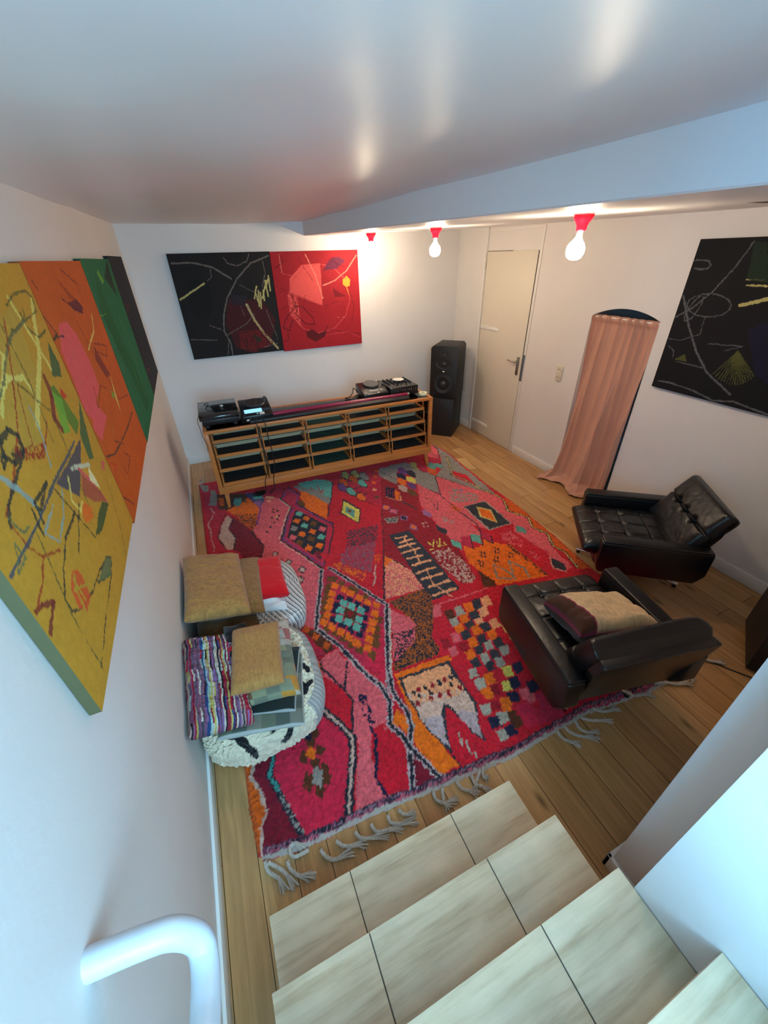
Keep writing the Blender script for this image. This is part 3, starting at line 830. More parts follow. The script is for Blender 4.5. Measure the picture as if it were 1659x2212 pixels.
class Canvas:
    "colour raster of a surface, in millimetres of that surface"
    def __init__(s,x0,x1,y0,y1,res,base,warp):
        s.x0,s.y0,s.res=x0,y0,res; s.w=int((x1-x0)/res)+1; s.h=int((y1-y0)/res)+1
        s.a=np.empty((s.h,s.w,3)); s.a[:]=base
        X,Y=np.meshgrid(x0+np.arange(s.w)*res,y0+np.arange(s.h)*res)
        if warp: X=X+nfield(s.h,s.w,2.2,warp)+nfield(s.h,s.w,9,warp*.8); Y=Y+nfield(s.h,s.w,2.2,warp)+nfield(s.h,s.w,9,warp*.8)
        s.X,s.Y=X,Y
    def sub(s,xs,ys,pad):
        i0=max(0,int((min(xs)-pad-s.x0)/s.res)); i1=min(s.w,int((max(xs)+pad-s.x0)/s.res)+2); j0=max(0,int((min(ys)-pad-s.y0)/s.res)); j1=min(s.h,int((max(ys)+pad-s.y0)/s.res)+2)
        return slice(j0,max(j0,j1)),slice(i0,max(i0,i1))
    def inside(s,sl,p):
        X,Y=s.X[sl],s.Y[sl]; ins=np.zeros(X.shape,bool); n=len(p)//2
        for i in range(n):
            x1,y1=p[2*i],p[2*i+1]; j=(i+1)%n; x2,y2=p[2*j],p[2*j+1]
            if y1==y2: continue
            ins^=((y1>Y)!=(y2>Y))&(X<(x2-x1)*(Y-y1)/(y2-y1)+x1)
        return ins
    def op(s,e,pal,alpha=1.0):
        k=e[0]
        if k in 'ps':
            p=e[3]; sl=s.sub(p[0::2],p[1::2],20); 
            if s.a[sl].size==0: return
            ins=s.inside(sl,p)
            if k=='p': s.a[sl][ins]=s.a[sl][ins]*(1-alpha)+np.array(pal[e[1]])*alpha
            else:
                cs=e[1].split('|'); hh,ww=ins.shape; sc_=e[2] or 12
                f=nfield(hh,ww,max(1.2,sc_/s.res*.5),1,np.random.RandomState(len(p)*7+hh))
                s.a[sl][ins&(f>0)]=pal[cs[0]]
                if len(cs)>1: s.a[sl][ins&(f<=0)]=pal[cs[1]]
        elif k=='q':
            x,y=e[3]; r=e[2]; sl=s.sub([x],[y],r*2)
            if s.a[sl].size==0: return
            s.a[sl][(np.abs(s.X[sl]-x)/1.08+np.abs(s.Y[sl]-y)/1.5)<r]=pal[e[1]]
        else:
            w=e[2]/2; p=e[3]
            for i in range(len(p)//2-1):
                x1,y1,x2,y2=p[2*i:2*i+4]; sl=s.sub([x1,x2],[y1,y2],w+10)
                if s.a[sl].size==0: continue
                X,Y=s.X[sl],s.Y[sl]; dx,dy=x2-x1,y2-y1; t=np.clip(((X-x1)*dx+(Y-y1)*dy)/(dx*dx+dy*dy+1e-9),0,1)
                q=np.hypot(X-x1-t*dx,Y-y1-t*dy)<w
                s.a[sl][q]=s.a[sl][q]*(1-alpha)+np.array(pal[e[1]])*alpha
    def sample(s,x,y):
        i=np.clip(((x-s.x0)/s.res).astype(int),0,s.w-1); j=np.clip(((y-s.y0)/s.res).astype(int),0,s.h-1); return s.a[j,i]
PALL={k:lin(v) for k,v in PAL.items()}
def npobj(name,V,F,m,parent=None,colors=None,smooth=True):
    me=bpy.data.meshes.new(name); nv,nf=len(V),len(F); k=F.shape[1]
    me.vertices.add(nv); me.vertices.foreach_set('co',V.astype(np.float32).ravel()); me.loops.add(nf*k); me.loops.foreach_set('vertex_index',F.astype(np.int32).ravel())
    me.polygons.add(nf); me.polygons.foreach_set('loop_start',np.arange(0,nf*k,k,dtype=np.int32)); me.polygons.foreach_set('loop_total',np.full(nf,k,np.int32))
    me.update(calc_edges=True); me.validate()
    if smooth: me.polygons.foreach_set('use_smooth',[True]*len(me.polygons))
    if colors is not None:
        a=me.color_attributes.new('Col','FLOAT_COLOR','POINT'); c=np.ones((nv,4),np.float32); c[:,:3]=colors; a.data.foreach_set('color',c.ravel())
    me.materials.append(m); o=bpy.data.objects.new(name,me); COL.objects.link(o)
    if parent: o.parent=parent
    return o
def gridF(h,w):
    i=np.arange(h*w).reshape(h,w); return np.stack([i[:-1,:-1],i[:-1,1:],i[1:,1:],i[1:,:-1]],-1).reshape(-1,4)
def vnoise(P,s,seed=0):
    "smooth value noise of Nx3 points"
    P=P*s+seed*17.3; i=np.floor(P).astype(int); f=P-i; f=f*f*(3-2*f); out=0
    for dx in (0,1):
        for dy in (0,1):
            for dz in (0,1):
                h=np.sin((i[:,0]+dx)*127.1+(i[:,1]+dy)*311.7+(i[:,2]+dz)*74.7+seed)*43758.5453; h=h-np.floor(h)
                out=out+h*(f[:,0] if dx else 1-f[:,0])*(f[:,1] if dy else 1-f[:,1])*(f[:,2] if dz else 1-f[:,2])
    return out*2-1
def cushion(name,w,d,th,M,colf,m,res=60,wr=.006,p=4.0,pinch=.05,parent=None,rough_edge=0,seed=1,tuft=0,tscale=90):
    "pillow of two sewn faces, w x d x th, placed by M; colf(u,v,top) -> Nx3"
    n=res; k=max(8,int(res*d/w)); u=np.linspace(-1,1,n); v=np.linspace(-1,1,k); U,Vv=np.meshgrid(u,v)
    prof=np.clip((1-np.abs(U)**p)*(1-np.abs(Vv)**p),0,1)**.42
    out=[];F=[];C=[]
    for s in (1,-1):
        X=U*w/2*(1-pinch*(1-Vv**2)*np.abs(U)**2); Y=Vv*d/2*(1-pinch*(1-U**2)*np.abs(Vv)**2); Z=s*prof*th/2
        P=np.stack([X,Y,Z],-1).reshape(-1,3); nz=vnoise(P,7,seed)*wr*2+vnoise(P*np.array([1,2.2,1]),16,seed+3)*wr
        P[:,2]+=nz*np.clip(prof.ravel()*1.5,0,1)*s
        if tuft: P+= (vnoise(P,tscale,seed+9)*tuft)[:,None]*np.array([.3,.3,s])*np.clip(prof.ravel()*2,0,1)[:,None]
        if rough_edge: P[:,:2]+=(vnoise(P,60,seed+5)*rough_edge*(prof.ravel()<.2))[:,None]
        f=gridF(k,n); f=f if s>0 else f[:,::-1]; F.append(f+len(out)*n*k); out.append(P); C.append(colf(U.ravel(),Vv.ravel(),s))
    V=np.concatenate(out); MM=np.array(M); V=V@MM[:3,:3].T+MM[:3,3]
    return npobj(name,V,np.concatenate(F),m,parent,np.concatenate(C))
def flat(h): 
    c=np.array(lin(h)); return lambda u,v,s: np.tile(c,(len(u),1))
def TR(x,y,z,rz=0,rx=0,ry=0): return Matrix.Translation((x,y,z))@Matrix.Rotation(rz,4,'Z')@Matrix.Rotation(rx,4,'X')@Matrix.Rotation(ry,4,'Y')
# ================================================================= SETTING
BY,RX,LX=5.146,3.34,-.445
WALL=mat('wall_paint','#dfdbd8',rough=.62,bump=.0006,bscale=60,var=.035,vscale=1.8)
CEIL=mat('ceiling_paint','#f3f3f5',rough=.40,bump=.0008,bscale=7,spec=.22)
TRIM=mat('trim_paint','#e2dfda',rough=.4); CREAM=mat('door_paint','#dcd4c4',rough=.45,bump=.0004,bscale=40)
DARK=mat('gap_dark','#2a2622',rough=.9)
# ---- floor: oak planks along y
fm=bpy.data.materials.new('oak_planks'); fm.use_nodes=True; nt=fm.node_tree; b=nt.nodes['Principled BSDF']; N=nt.nodes.new; L=nt.links.new
tc=N('ShaderNodeTexCoord'); sp=N('ShaderNodeSeparateXYZ'); L(tc.outputs['Object'],sp.inputs[0]); cb=N('ShaderNodeCombineXYZ'); L(sp.outputs[1],cb.inputs[0]); L(sp.outputs[0],cb.inputs[1])
br=N('ShaderNodeTexBrick'); br.offset=.37; br.inputs['Scale'].default_value=1; br.inputs['Brick Width'].default_value=1.35; br.inputs['Row Height'].default_value=.142; br.inputs['Mortar Size'].default_value=.0017; br.inputs['Mortar Smooth'].default_value=.2
br.inputs['Color1'].default_value=(*lin('#a87a4c'),1); br.inputs['Color2'].default_value=(*lin('#c29764'),1); br.inputs['Mortar'].default_value=(*lin('#4a3420'),1); L(cb.outputs[0],br.inputs[0])
mp=N('ShaderNodeMapping'); mp.inputs['Scale'].default_value=(22,1.6,1); L(tc.outputs['Object'],mp.inputs[0]); gn=N('ShaderNodeTexNoise'); gn.inputs['Scale'].default_value=1.6; gn.inputs['Detail'].default_value=8; gn.inputs['Distortion'].default_value=1.2; L(mp.outputs[0],gn.inputs['Vector'])
mr=N('ShaderNodeMapRange'); mr.inputs[1].default_value=.3; mr.inputs[2].default_value=.72; mr.inputs[3].default_value=.78; mr.inputs[4].default_value=1.16; L(gn.outputs[0],mr.inputs[0])
vm=N('ShaderNodeVectorMath'); vm.operation='SCALE'; L(br.outputs[0],vm.inputs[0]); L(mr.outputs[0],vm.inputs['Scale'])
mp2=N('ShaderNodeMapping'); mp2.inputs['Scale'].default_value=(6,2.2,1); L(tc.outputs['Object'],mp2.inputs[0]); vo=N('ShaderNodeTexVoronoi'); vo.inputs['Scale'].default_value=1; L(mp2.outputs[0],vo.inputs['Vector'])
kr=N('ShaderNodeMapRange'); kr.inputs[1].default_value=.03; kr.inputs[2].default_value=.13; kr.inputs[3].default_value=.42; kr.inputs[4].default_value=1; L(vo.outputs['Distance'],kr.inputs[0])
vm2=N('ShaderNodeVectorMath'); vm2.operation='SCALE'; L(vm.outputs[0],vm2.inputs[0]); L(kr.outputs[0],vm2.inputs['Scale']); L(vm2.outputs[0],b.inputs['Base Color'])
b.inputs['Roughness'].default_value=.27; bp=N('ShaderNodeBump'); bp.inputs['Distance'].default_value=.0006; L(br.outputs['Fac'],bp.inputs['Height']); bp.invert=True; L(bp.outputs[0],b.inputs['Normal']); b.inputs['Specular IOR Level'].default_value=.45
struct('floor',MB().box(LX-.1,RX+.1,-1.0,BY+.1,-.06,0),fm,'warm oak plank floor running from the stairs to the back wall')
# ---- walls
struct('wall_back',MB().box(LX-.15,RX+.15,BY,BY+.15,-.06,2.62),WALL,'white back wall behind the cabinet and the black and red canvases')
struct('wall_left',MB().box(LX-.15,LX,-.30,BY,-.06,4.3).box(LX-.15,LX,-2.6,-1.45,-.06,4.3).box(LX-.15,LX,-1.45,-.30,-.06,1.25).box(LX-.15,LX,-1.45,-.30,2.35,4.3),WALL,'white left wall with scuffs carrying the row of four canvases')
arch=[(2.245,0),(2.245,1.655)]+[(2.245+(2.895-2.245)*t,1.655+.0*t+(.072)*math.sin(PI*t)**.8-.012*t) for t in [i/14 for i in range(1,14)]]+[(2.895,1.642),(2.895,0)]
struct('wall_right',MB().prism([(.19,-.06),(2.245,-.06)]+arch[0:1]+arch[1:]+[(2.895,-.06),(BY,-.06),(BY,2.62),(.19,2.62)],'x',RX,RX+.16),WALL,'white right wall with a door, an arched curtained opening and a dark canvas',fix=False)
struct('wall_closet',MB().box(RX+.7,RX+.75,2.1,3.05,-.06,1.9).box(RX+.16,RX+.75,2.1,2.14,-.06,1.9).box(RX+.16,RX+.75,3.0,3.04,-.06,1.9).box(RX+.16,RX+.75,2.1,3.04,1.78,1.82).box(RX+.16,RX+.75,2.1,3.04,-.1,-.06),WALL,'dim closet walls behind the curtain')
struct('wall_front',MB().box(.81,RX+.15,-.05,.071,-.06,4.3).box(1.045,RX+.15,.071,.19,-.06,2.62),WALL,'white wall end beside the stairs at the right edge')
struct('wall_stairs',MB().box(.81,.95,-2.6,-.05,-.06,4.3),WALL,'daylit white wall on the right of the stairs')
struct('wall_header',MB().box(LX,.81,.14,.30,2.40,4.3),WALL,'white wall above the ceiling edge over the stairs')
# stairwell end wall with a tall window opening
struct('wall_stairwell',MB().box(LX-.15,-.40,-2.45,-2.3,-.06,4.3).box(.68,.95,-2.45,-2.3,-.06,4.3).box(-.40,.68,-2.45,-2.3,-.06,1.35).box(-.40,.68,-2.45,-2.3,3.55,4.3),WALL,'white wall at the top of the stairs around the window')
wf=struct('window_1',MB().box(-.40,-.35,-2.43,-2.36,1.35,3.55).box(.63,.68,-2.43,-2.36,1.35,3.55).box(-.35,.63,-2.43,-2.36,1.35,1.40).box(-.35,.63,-2.43,-2.36,3.50,3.55).box(-.35,.63,-2.42,-2.37,2.42,2.47),TRIM,'tall white window at the top of the stairs')
struct('window_pane',MB().box(-.35,.63,-2.40,-2.394,1.40,3.50),glassmat('pane_glass',(.95,.97,1)),'clear window pane',wf)
w2=struct('window_added',MB().box(LX-.10,LX-.05,-1.45,-1.40,1.25,2.35).box(LX-.10,LX-.05,-.35,-.30,1.25,2.35).box(LX-.10,LX-.05,-1.40,-.35,1.25,1.30).box(LX-.10,LX-.05,-1.40,-.35,2.30,2.35),TRIM,'added white side window frame over the stairs, unseen, around the blue fill')  # unseen side window, added to go with the blue fill lamp
struct('window_pane',MB().box(LX-.08,LX-.074,-1.40,-.35,1.30,2.30),MATS['pane_glass'],'clear pane of the added side window',w2)
# ---- ceiling: uneven old plaster
gx=np.linspace(LX-.05,1.9,90); gy=np.linspace(.14,BY+.02,150); X,Y=np.meshgrid(gx,gy)
Z=2.448-.07*np.clip((5.1-Y)/3.1,0,1.45)*np.exp(-np.clip(X-LX,0,9)/.55)+.0*X
P=np.stack([X,Y,Z*0],-1).reshape(-1,3); Z=Z+(vnoise(P,1.3,2)*.010+vnoise(P,3.1,4)*.004).reshape(Z.shape)*np.clip((Y-.14)/1,0,1)
F=gridF(150,90)[:,::-1]
c=npobj('ceiling',np.stack([X,Y,Z],-1).reshape(-1,3),F,CEIL); tag(c,'uneven white plaster ceiling above the rug',None,kind='structure')
struct('ceiling_slab',MB().box(LX-.15,RX+.15,.15,BY+.15,2.60,2.75).box(LX-.15,1.0,-2.6,.30,4.1,4.3),WALL,'slab above the plaster ceiling')
# lowered ceiling on the right: curved cove, face, underside
def edge(y): t=(y-.82)/(4.88-.82); return 1.42+(1.272-1.42)*t
def zb(x,y):
    tx=(x-edge(y))/(RX-edge(y)); zl=2.276+(2.333-2.276)*(y-.82)/(4.88-.82); zr=2.335+(2.387-2.335)*(y-1.81)/(5.146-1.81); return zl*(1-tx)+zr*tx
ys=[.14+(4.88-.14)*i/60 for i in range(61)]; V=[];F=[]
for y in ys:
    x=edge(y); V.append((x-.01,y,2.47)); V.append((x,y,2.447))
    V.append((x,y,zb(x,y)+.006)); V.append((x+.006,y,zb(x,y)))
    for q in (.25,.5,.75,1): xx=x+(RX+.02-x)*q; V.append((xx,y,zb(xx,y)))
n=8
for i in range(60):
    for k in range(n-1): F.append((i*n+k,i*n+k+1,(i+1)*n+k+1,(i+1)*n+k))
o=len(V); W0=(1.03,BY+.01,2.455); V.append(W0); b0=60*n
for q in (0,.25,.5,.75,1): xx=1.03+(RX+.02-1.03)*q; V.append((xx,BY+.01,(2.455 if q==0 else zb(max(xx,1.3),BY))))
F.append((b0+1,o,b0+2)); F.append((b0+3,o+1,o+2,b0+4)); F.append((b0+4,o+2,o+3,b0+5)); F.append((b0+5,o+3,o+4,b0+6)); F.append((b0+6,o+4,o+5,b0+7)); F.append((b0+2,o,b0+3)); F.append((b0,b0+1,o))
mb=MB(); mb.add(V,F); struct('ceiling_drop',mb,CEIL,'lowered white ceiling with a straight edge carrying the three red lamps',smooth=True,angle=.5)
# ---- baseboards
def bb(name,args,label): struct(name,MB().box(*args),TRIM,label,bevel=.003,seg=2)
bb('baseboard_left',(LX,LX+.014,.0,BY,0,.085),'white baseboard along the left wall')
bb('baseboard_back',(LX,RX,BY-.014,BY,0,.085),'white baseboard along the back wall')
bb('baseboard_right',(RX-.016,RX,.19,2.235,0,.095),'white baseboard under the dark canvas')
bb('baseboard_door',(RX-.016,RX,2.90,3.63,0,.095),'white baseboard between the door and the curtain')
bb('baseboard_corner',(RX-.016,RX,4.62,BY,0,.085),'white baseboard behind the loudspeaker')
struct('baseboard_front',MB().box(1.028,1.045,.0,.207,0,.085).box(1.028,RX,.19,.207,0,.085),TRIM,'white baseboard around the wall end by the stairs',bevel=.003,seg=2)
# ---- door
dr=struct('door_1',MB().box(RX-.012,RX+.02,3.70,4.535,.012,2.15),CREAM,'cream flush door with long strap hinges and a metal handle',bevel=.003,seg=2)
struct('trim_1',MB().box(RX-.02,RX,4.545,4.585,0,2.375).box(RX-.008,RX,3.655,3.692,0,2.36).box(RX-.006,RX,3.655,4.545,2.335,2.36).box(RX-.005,RX,3.692,4.545,2.156,2.163),TRIM,'cream door frame',bevel=.002,seg=2)
tag(link('door_gap',MB().box(RX-.011,RX-.002,4.10,4.53,2.150,2.154).box(RX-.0109,RX-.002,3.694,3.699,.88,2.15),DARK,dr),'dark gap around the door',None,kind='structure')
for z,l in ((1.36,.36),(.16,.36)):
    h=MB().prism([(4.53,z-.022),(4.53,z+.022),(4.53-l+.03,z+.022),(4.53-l,z+.008),(4.53-l,z-.008),(4.53-l+.03,z-.022)],'x',RX-.018,RX-.010); link('strap_hinge',h,TRIM,dr,bevel=.002,seg=2)
    link('hinge_pin',MB().lathe([(.009,-.05),(.009,.05)],Matrix.Translation((RX-.022,4.545,z)),12),TRIM,dr)
link('hinge_pin',MB().lathe([(.010,-.055),(.010,.055)],Matrix.Translation((RX-.024,4.545,2.03)),12).box(RX-.03,RX-.01,4.548,4.575,2.0,2.12),TRIM,dr)
STEEL=mat('brushed_steel','#a8a39a',rough=.32,metal=1,bump=.0002,bscale=300); DSTEEL=mat('zinc_plate','#7c8490',rough=.4,metal=.9)
h=link('door_handle',MB().box(RX-.02,RX-.012,3.735,3.775,.93,1.13),STEEL,dr,bevel=.003,seg=2); h['label']='brushed steel lever handle'
link('lever',MB().tube([(RX-.015,3.755,1.08),(RX-.06,3.755,1.08),(RX-.065,3.77,1.08),(RX-.065,3.88,1.085)],.009,12).lathe([(.016,0),(.016,.02)],TR(RX-.02,3.755,1.08,0,0,-PI/2),16),STEEL,h,smooth=True)
link('keyhole',MB().lathe([(.007,0),(.007,.003)],TR(RX-.0195,3.755,.975,0,0,-PI/2),12),DARK,h)
link('strike_plate',MB().box(RX-.016,RX-.002,3.66,3.692,.88,1.165),DSTEEL,dr,bevel=.001,seg=1)['label']='dark metal strike plate at the edge of the door'
# ---- twin socket
s=thing('wall_socket','double white power socket on the wall between door and curtain','socket',(RX,3.13,1.08))
link('socket_plate',MB().box(-.014,0,-.04,.04,-.078,.078),mat('socket_plastic','#d9d2c0',rough=.35),s,bevel=.006)
for z in (.036,-.036):
    k=link('socket_insert',MB().lathe([(.026,0),(.026,.006),(.021,.006),(.019,-.004)],TR(-.013,0,z,0,0,-PI/2),24),MATS['socket_plastic'],s); link('pin_hole',MB().lathe([(.0035,0),(.0035,.003)],TR(-.0145,.009,z,0,0,-PI/2),8).lathe([(.0035,0),(.0035,.003)],TR(-.0145,-.009,z,0,0,-PI/2),8),DARK,k)
# dark panel on the lowered ceiling at the right edge
tag(link('ceiling_hatch',MB().box(2.13,2.85,.80,1.42,2.308,2.322),mat('hatch_brown','#5c524e',rough=.6),bevel=.004,seg=2),'dark grey-brown flat hatch on the lowered ceiling at the right edge','hatch')
# ================================================================= STAIRS
tr=bpy.data.materials.new('travertine'); tr.use_nodes=True; nt=tr.node_tree; b=nt.nodes['Principled BSDF']; N=nt.nodes.new; L=nt.links.new
tc=N('ShaderNodeTexCoord'); mp=N('ShaderNodeMapping'); mp.inputs['Scale'].default_value=(1.3,16,5); mp.inputs['Rotation'].default_value=(0,0,0); L(tc.outputs['Object'],mp.inputs[0]); n1=N('ShaderNodeTexNoise'); n1.inputs['Scale'].default_value=1.5; n1.inputs['Detail'].default_value=9; n1.inputs['Roughness'].default_value=.62; n1.inputs['Distortion'].default_value=.15; L(mp.outputs[0],n1.inputs['Vector'])
cr=N('ShaderNodeValToRGB'); e=cr.color_ramp.elements; e[0].position=.30; e[0].color=(*lin('#b29878'),1); e[1].position=.66; e[1].color=(*lin('#dfcdb0'),1); q=cr.color_ramp.elements.new(.48); q.color=(*lin('#d3bfa0'),1); L(n1.outputs[0],cr.inputs[0])
n2=N('ShaderNodeTexNoise'); n2.inputs['Scale'].default_value=9; n2.inputs['Detail'].default_value=5; mr=N('ShaderNodeMapRange'); mr.inputs[1].default_value=.3; mr.inputs[2].default_value=.7; mr.inputs[3].default_value=.9; mr.inputs[4].default_value=1.07; L(tc.outputs['Object'],n2.inputs['Vector']); L(n2.outputs[0],mr.inputs[0])
vm=N('ShaderNodeVectorMath'); vm.operation='SCALE'; L(cr.outputs[0],vm.inputs[0]); L(mr.outputs[0],vm.inputs['Scale']); L(vm.outputs[0],b.inputs['Base Color']); b.inputs['Roughness'].default_value=.42
bp=N('ShaderNodeBump'); bp.inputs['Distance'].default_value=.001; L(n1.outputs[0],bp.inputs['Height']); L(bp.outputs[0],b.inputs['Normal'])
st=thing('staircase','beige travertine steps rising from the oak floor toward the viewer','stairs',(.28,.3,0))
base=Vector((.28,.3,0))
def bxl(x0,x1,y0,y1,z0,z1): return MB().box(x0-base.x,x1-base.x,y0-base.y,y1-base.y,z0,z1)
fr=[.562,.345,.124,-.105,-.325,-.545,-.765]
for i in range(6):
    z=.18*(i+1); xl=-.252; xr=.809 if i>1 else (.806,.815)[i]
    y1=fr[i]; y0=fr[i+1]-.03 if i<6 else -2.2
    r=link('step',bxl(xl+.02,xr-.004 if i<2 else xr,y0,y1-.022,0,z-.03),tr,st)
    js=[xl,.0545,.5005,xr]
    for k in range(3): link('tread_tile',bxl(js[k]+.0015,js[k+1]-.0015,y0+.005,y1,z-.03,z),tr,r,bevel=.0025,seg=2)
    for q in js[1:3]: link('grout_line',bxl(q-.0014,q+.0014,y0,y1-.004,z-.028,z-.002),mat('grout','#4c4a44',rough=.9),r)
ld=link('landing',bxl(-.252,.809,-2.295,-.765,0,1.26),tr,st,bevel=.003,seg=2)
# ---- white handrail bracket on the left wall
WH=mat('white_gloss_paint','#c8ced6',rough=.35)
hx=LX+.10
hp=[(LX,.375,1.10),(LX+.05,.372,1.115),(hx-.03,.40,1.02)]
hp=spline([(LX-.01,.374,1.094),(-.36,.372,1.068),(-.315,.368,1.048),(-.285,.355,1.008),(-.277,.328,.985),(-.276,.27,.99),(-.276,.18,1.035),(-.276,-.2,1.26),(-.276,-.7,1.56),(-.276,-1.2,1.86),(-.30,-1.27,1.90),(-.36,-1.28,1.90),(LX-.01,-1.28,1.90)],70)
tag(link('handrail',MB().tube(hp,.0265,20),WH,smooth=True,angle=1.2),'thick white tubular handrail bent out from the left wall beside the stairs','handrail')
# ================================================================= RUG
OUT=np.array(RUG_OUT).reshape(-1,2)/1.0
def resample(P,step):
    Q=[]; n=len(P)
    for i in range(n):
        a,b=P[i],P[(i+1)%n]; k=max(1,int(np.hypot(*(b-a))/step)); Q+= [a+(b-a)*j/k for j in range(k)]
    return np.array(Q)
cv=Canvas(-430,2700,600,4600,5,PALL['R'],5)
for e in RUG: cv.op(e,PALL)
xs=np.arange(-380,2660,6.0); ysr=np.arange(620,4540,6.0); X,Y=np.meshgrid(xs,ysr); h,w=X.shape
rg=np.random.RandomState(3)
J=rg.rand(h,w,2)*3-1.5; X=X+J[...,0]+nfield(h,w,9,5); Y=Y+J[...,1]+nfield(h,w,9,5)
ins=np.zeros(X.shape,bool); n=len(OUT)
for i in range(n):
    x1,y1=OUT[i]; x2,y2=OUT[(i+1)%n]
    if y1!=y2: ins^=((y1>Y)!=(y2>Y))&(X<(x2-x1)*(Y-y1)/(y2-y1)+x1)
D=np.full(X.shape,60.0); near=np.zeros(X.shape,bool)
er=ins.copy(); D=np.where(ins,60.0,0)
cur=ins.copy()
for k in range(1,5):
    nx=cur.copy(); nx[1:]&=cur[:-1]; nx[:-1]&=cur[1:]; nx[:,1:]&=cur[:,:-1]; nx[:,:-1]&=cur[:,1:]
    D[cur&~nx]=k*6-6; cur=nx
tuft=nfield(h,w,2.0,1,rg)*.6+rg.rand(h,w)*.9-.45
# flat kilim end along the front edge, deep pile elsewhere
fr_=np.interp(X,[-259,-101,252,587,957,1303,1468,1901,2146,2426],[786,756,743,712,682,692,694,639,636,655]); kil=np.clip((Y-fr_-32)/10,0,1)
Z=np.minimum(D/18,1)**.5*(.004+.013*kil)+tuft*.0065*(.15+.85*kil)*(D>0)+nfield(h,w,40,.003,rg)*kil*(D>5)
Z=np.maximum(Z,0)+.001
C=cv.sample(X+rg.randn(h,w)*1.0,Y+rg.randn(h,w)*1.0)*(1+tuft*(.12+.26*kil)+nfield(h,w,30,.06,rg))[...,None]; C=np.clip(C,0,1)
keep=ins[:-1,:-1]&ins[1:,:-1]&ins[:-1,1:]&ins[1:,1:]
F=gridF(h,w)[keep.ravel()]; used=np.unique(F); re=np.full(h*w,-1); re[used]=np.arange(len(used))
WOOL=mat('rug_wool',vcol=True,rough=.95,bump=.005,bscale=220,sheen=.15,spec=.15)
rug=npobj('rug',np.stack([X/1000,Y/1000,Z],-1).reshape(-1,3)[used],re[F],WOOL,None,C.reshape(-1,3)[used])
tag(rug,'large red and pink shaggy wool rug with diamonds, checks and knotted fringe','rug')
SELV=mat('fringe_cotton','#b9aea2',rough=.95,bump=.002,bscale=300,var=.12,vscale=60)
for ti,t in enumerate(TASSELS):
    P=np.array(t).reshape(-1,2)/1000; pts=[(p[0],p[1],.012) for p in P]; pts[0]=(pts[0][0],pts[0][1],.014); path=spline(pts,16); mb=MB(); r_=random.Random(ti)
    body=path[:12]
    for s in range(3):
        q=[]
        for i,p in enumerate(body):
            tt=(body[min(i+1,11)]-body[max(i-1,0)]).normalized(); nn=Vector((-tt.y,tt.x,0)); a=i*1.5+s*2.094; q.append(p+nn*.004*math.cos(a)+Vector((0,0,.004*math.sin(a))))
        mb.tube(q,.0052,6)
    end=path[11]; d=(path[16]-path[11]); dn=Vector((-d.y,d.x,0)).normalized()
    for s in range(13):
        k=r_.uniform(-1,1); l=r_.uniform(.8,1.35); kk=r_.uniform(-.4,.4)
        mb.tube(spline([path[10],end+dn*.006*k,end+d*.5*l+dn*(.011*k)+Vector((0,0,r_.uniform(-.004,.006))),end+d*l+dn*(.020*k+.012*kk)+Vector((0,0,-.006))],8),.0023,5)
    link('tassel',mb,SELV,rug,smooth=True,fix=False)
# ================================================================= CANVASES
def canvas_thing(name,label,plane,a0,a1,z0,z1,front,back,base,ops,side,group,cuts=(),res=3.0,warp=2.2,alpha=.88):
    "stretched canvas on a wall: plane 'x' (left/right) or 'y' (back); a = coordinate along the wall"
    cv=Canvas(a0*1000-20,a1*1000+20,z0*1000-20,z1*1000+20,res,lin(base),warp)
    hh,ww=cv.a.shape[:2]; cv.a*= (1+nfield(hh,ww,25,.05)+nfield(hh,ww,1.3,.05))[...,None]
    for e in ops: cv.op(e,PALL,alpha)
    cv.a*=(1+nfield(hh,ww,1.1,.07)+nfield(hh,ww,5,.05))[...,None]
    A=np.arange(a0*1000,a1*1000+.1,(a1-a0)*1000/round((a1-a0)*1000/3.5)); Zc=np.arange(z0*1000,z1*1000+.1,(z1-z0)*1000/round((z1-z0)*1000/3.5)); AA,ZZ=np.meshgrid(A,Zc); C=np.clip(cv.sample(AA,ZZ),0,1).reshape(-1,3)
    am,zm=(a0+a1)/2,(z0+z1)/2; a_=(AA/1000-am).ravel(); z_=(ZZ/1000-zm).ravel(); t=np.zeros_like(a_)
    root=thing(name,label,'painting',(back,am,zm) if plane=='x' else (am,back,zm),group=group); d=front-back
    V=np.stack([t+d,a_,z_],-1) if plane=='x' else np.stack([a_,t+d,z_],-1)
    F=gridF(len(Zc),len(A)); flip=(plane=='x' and d<0) or (plane=='y' and d>0)
    CM=mat('painted_canvas',vcol=True,rough=.75,bump=.0004,bscale=700,spec=.25)
    npobj('painted_face',V,F[:,::-1] if flip else F,CM,root,C)
    hw,hz=(a1-a0)/2,(z1-z0)/2; lo,hi=sorted((0,d*.985)); e_=.0008
    mb=MB().box(lo,hi,-hw+e_,hw-e_,-hz+e_,hz-e_) if plane=='x' else MB().box(-hw+e_,hw-e_,lo,hi,-hz+e_,hz-e_)
    link('canvas_edge',mb,mat('edge_'+side[1:],side,rough=.8,bump=.0004,bscale=500),root)
    return root
g='canvases hung in a row on the left wall'
FX=-.417
def lops(a0,a1): return [e for e in LW if a0*1000-60<np.mean(e[3][0::2])<a1*1000+60 and (e[1] in ('g9','kk','kg','g8','g5')) or a0*1000-60<np.mean(e[3][0::2])<a1*1000+60]
canvas_thing('canvas_painting','large yellow ochre canvas with tangled coloured scribbles, nearest on the left wall','x',.780,1.692,1.245,2.155,FX,LX+.002,'#c0902e',[e for e in LW if np.mean(e[3][0::2])<1700],'#4e4a2c',g)
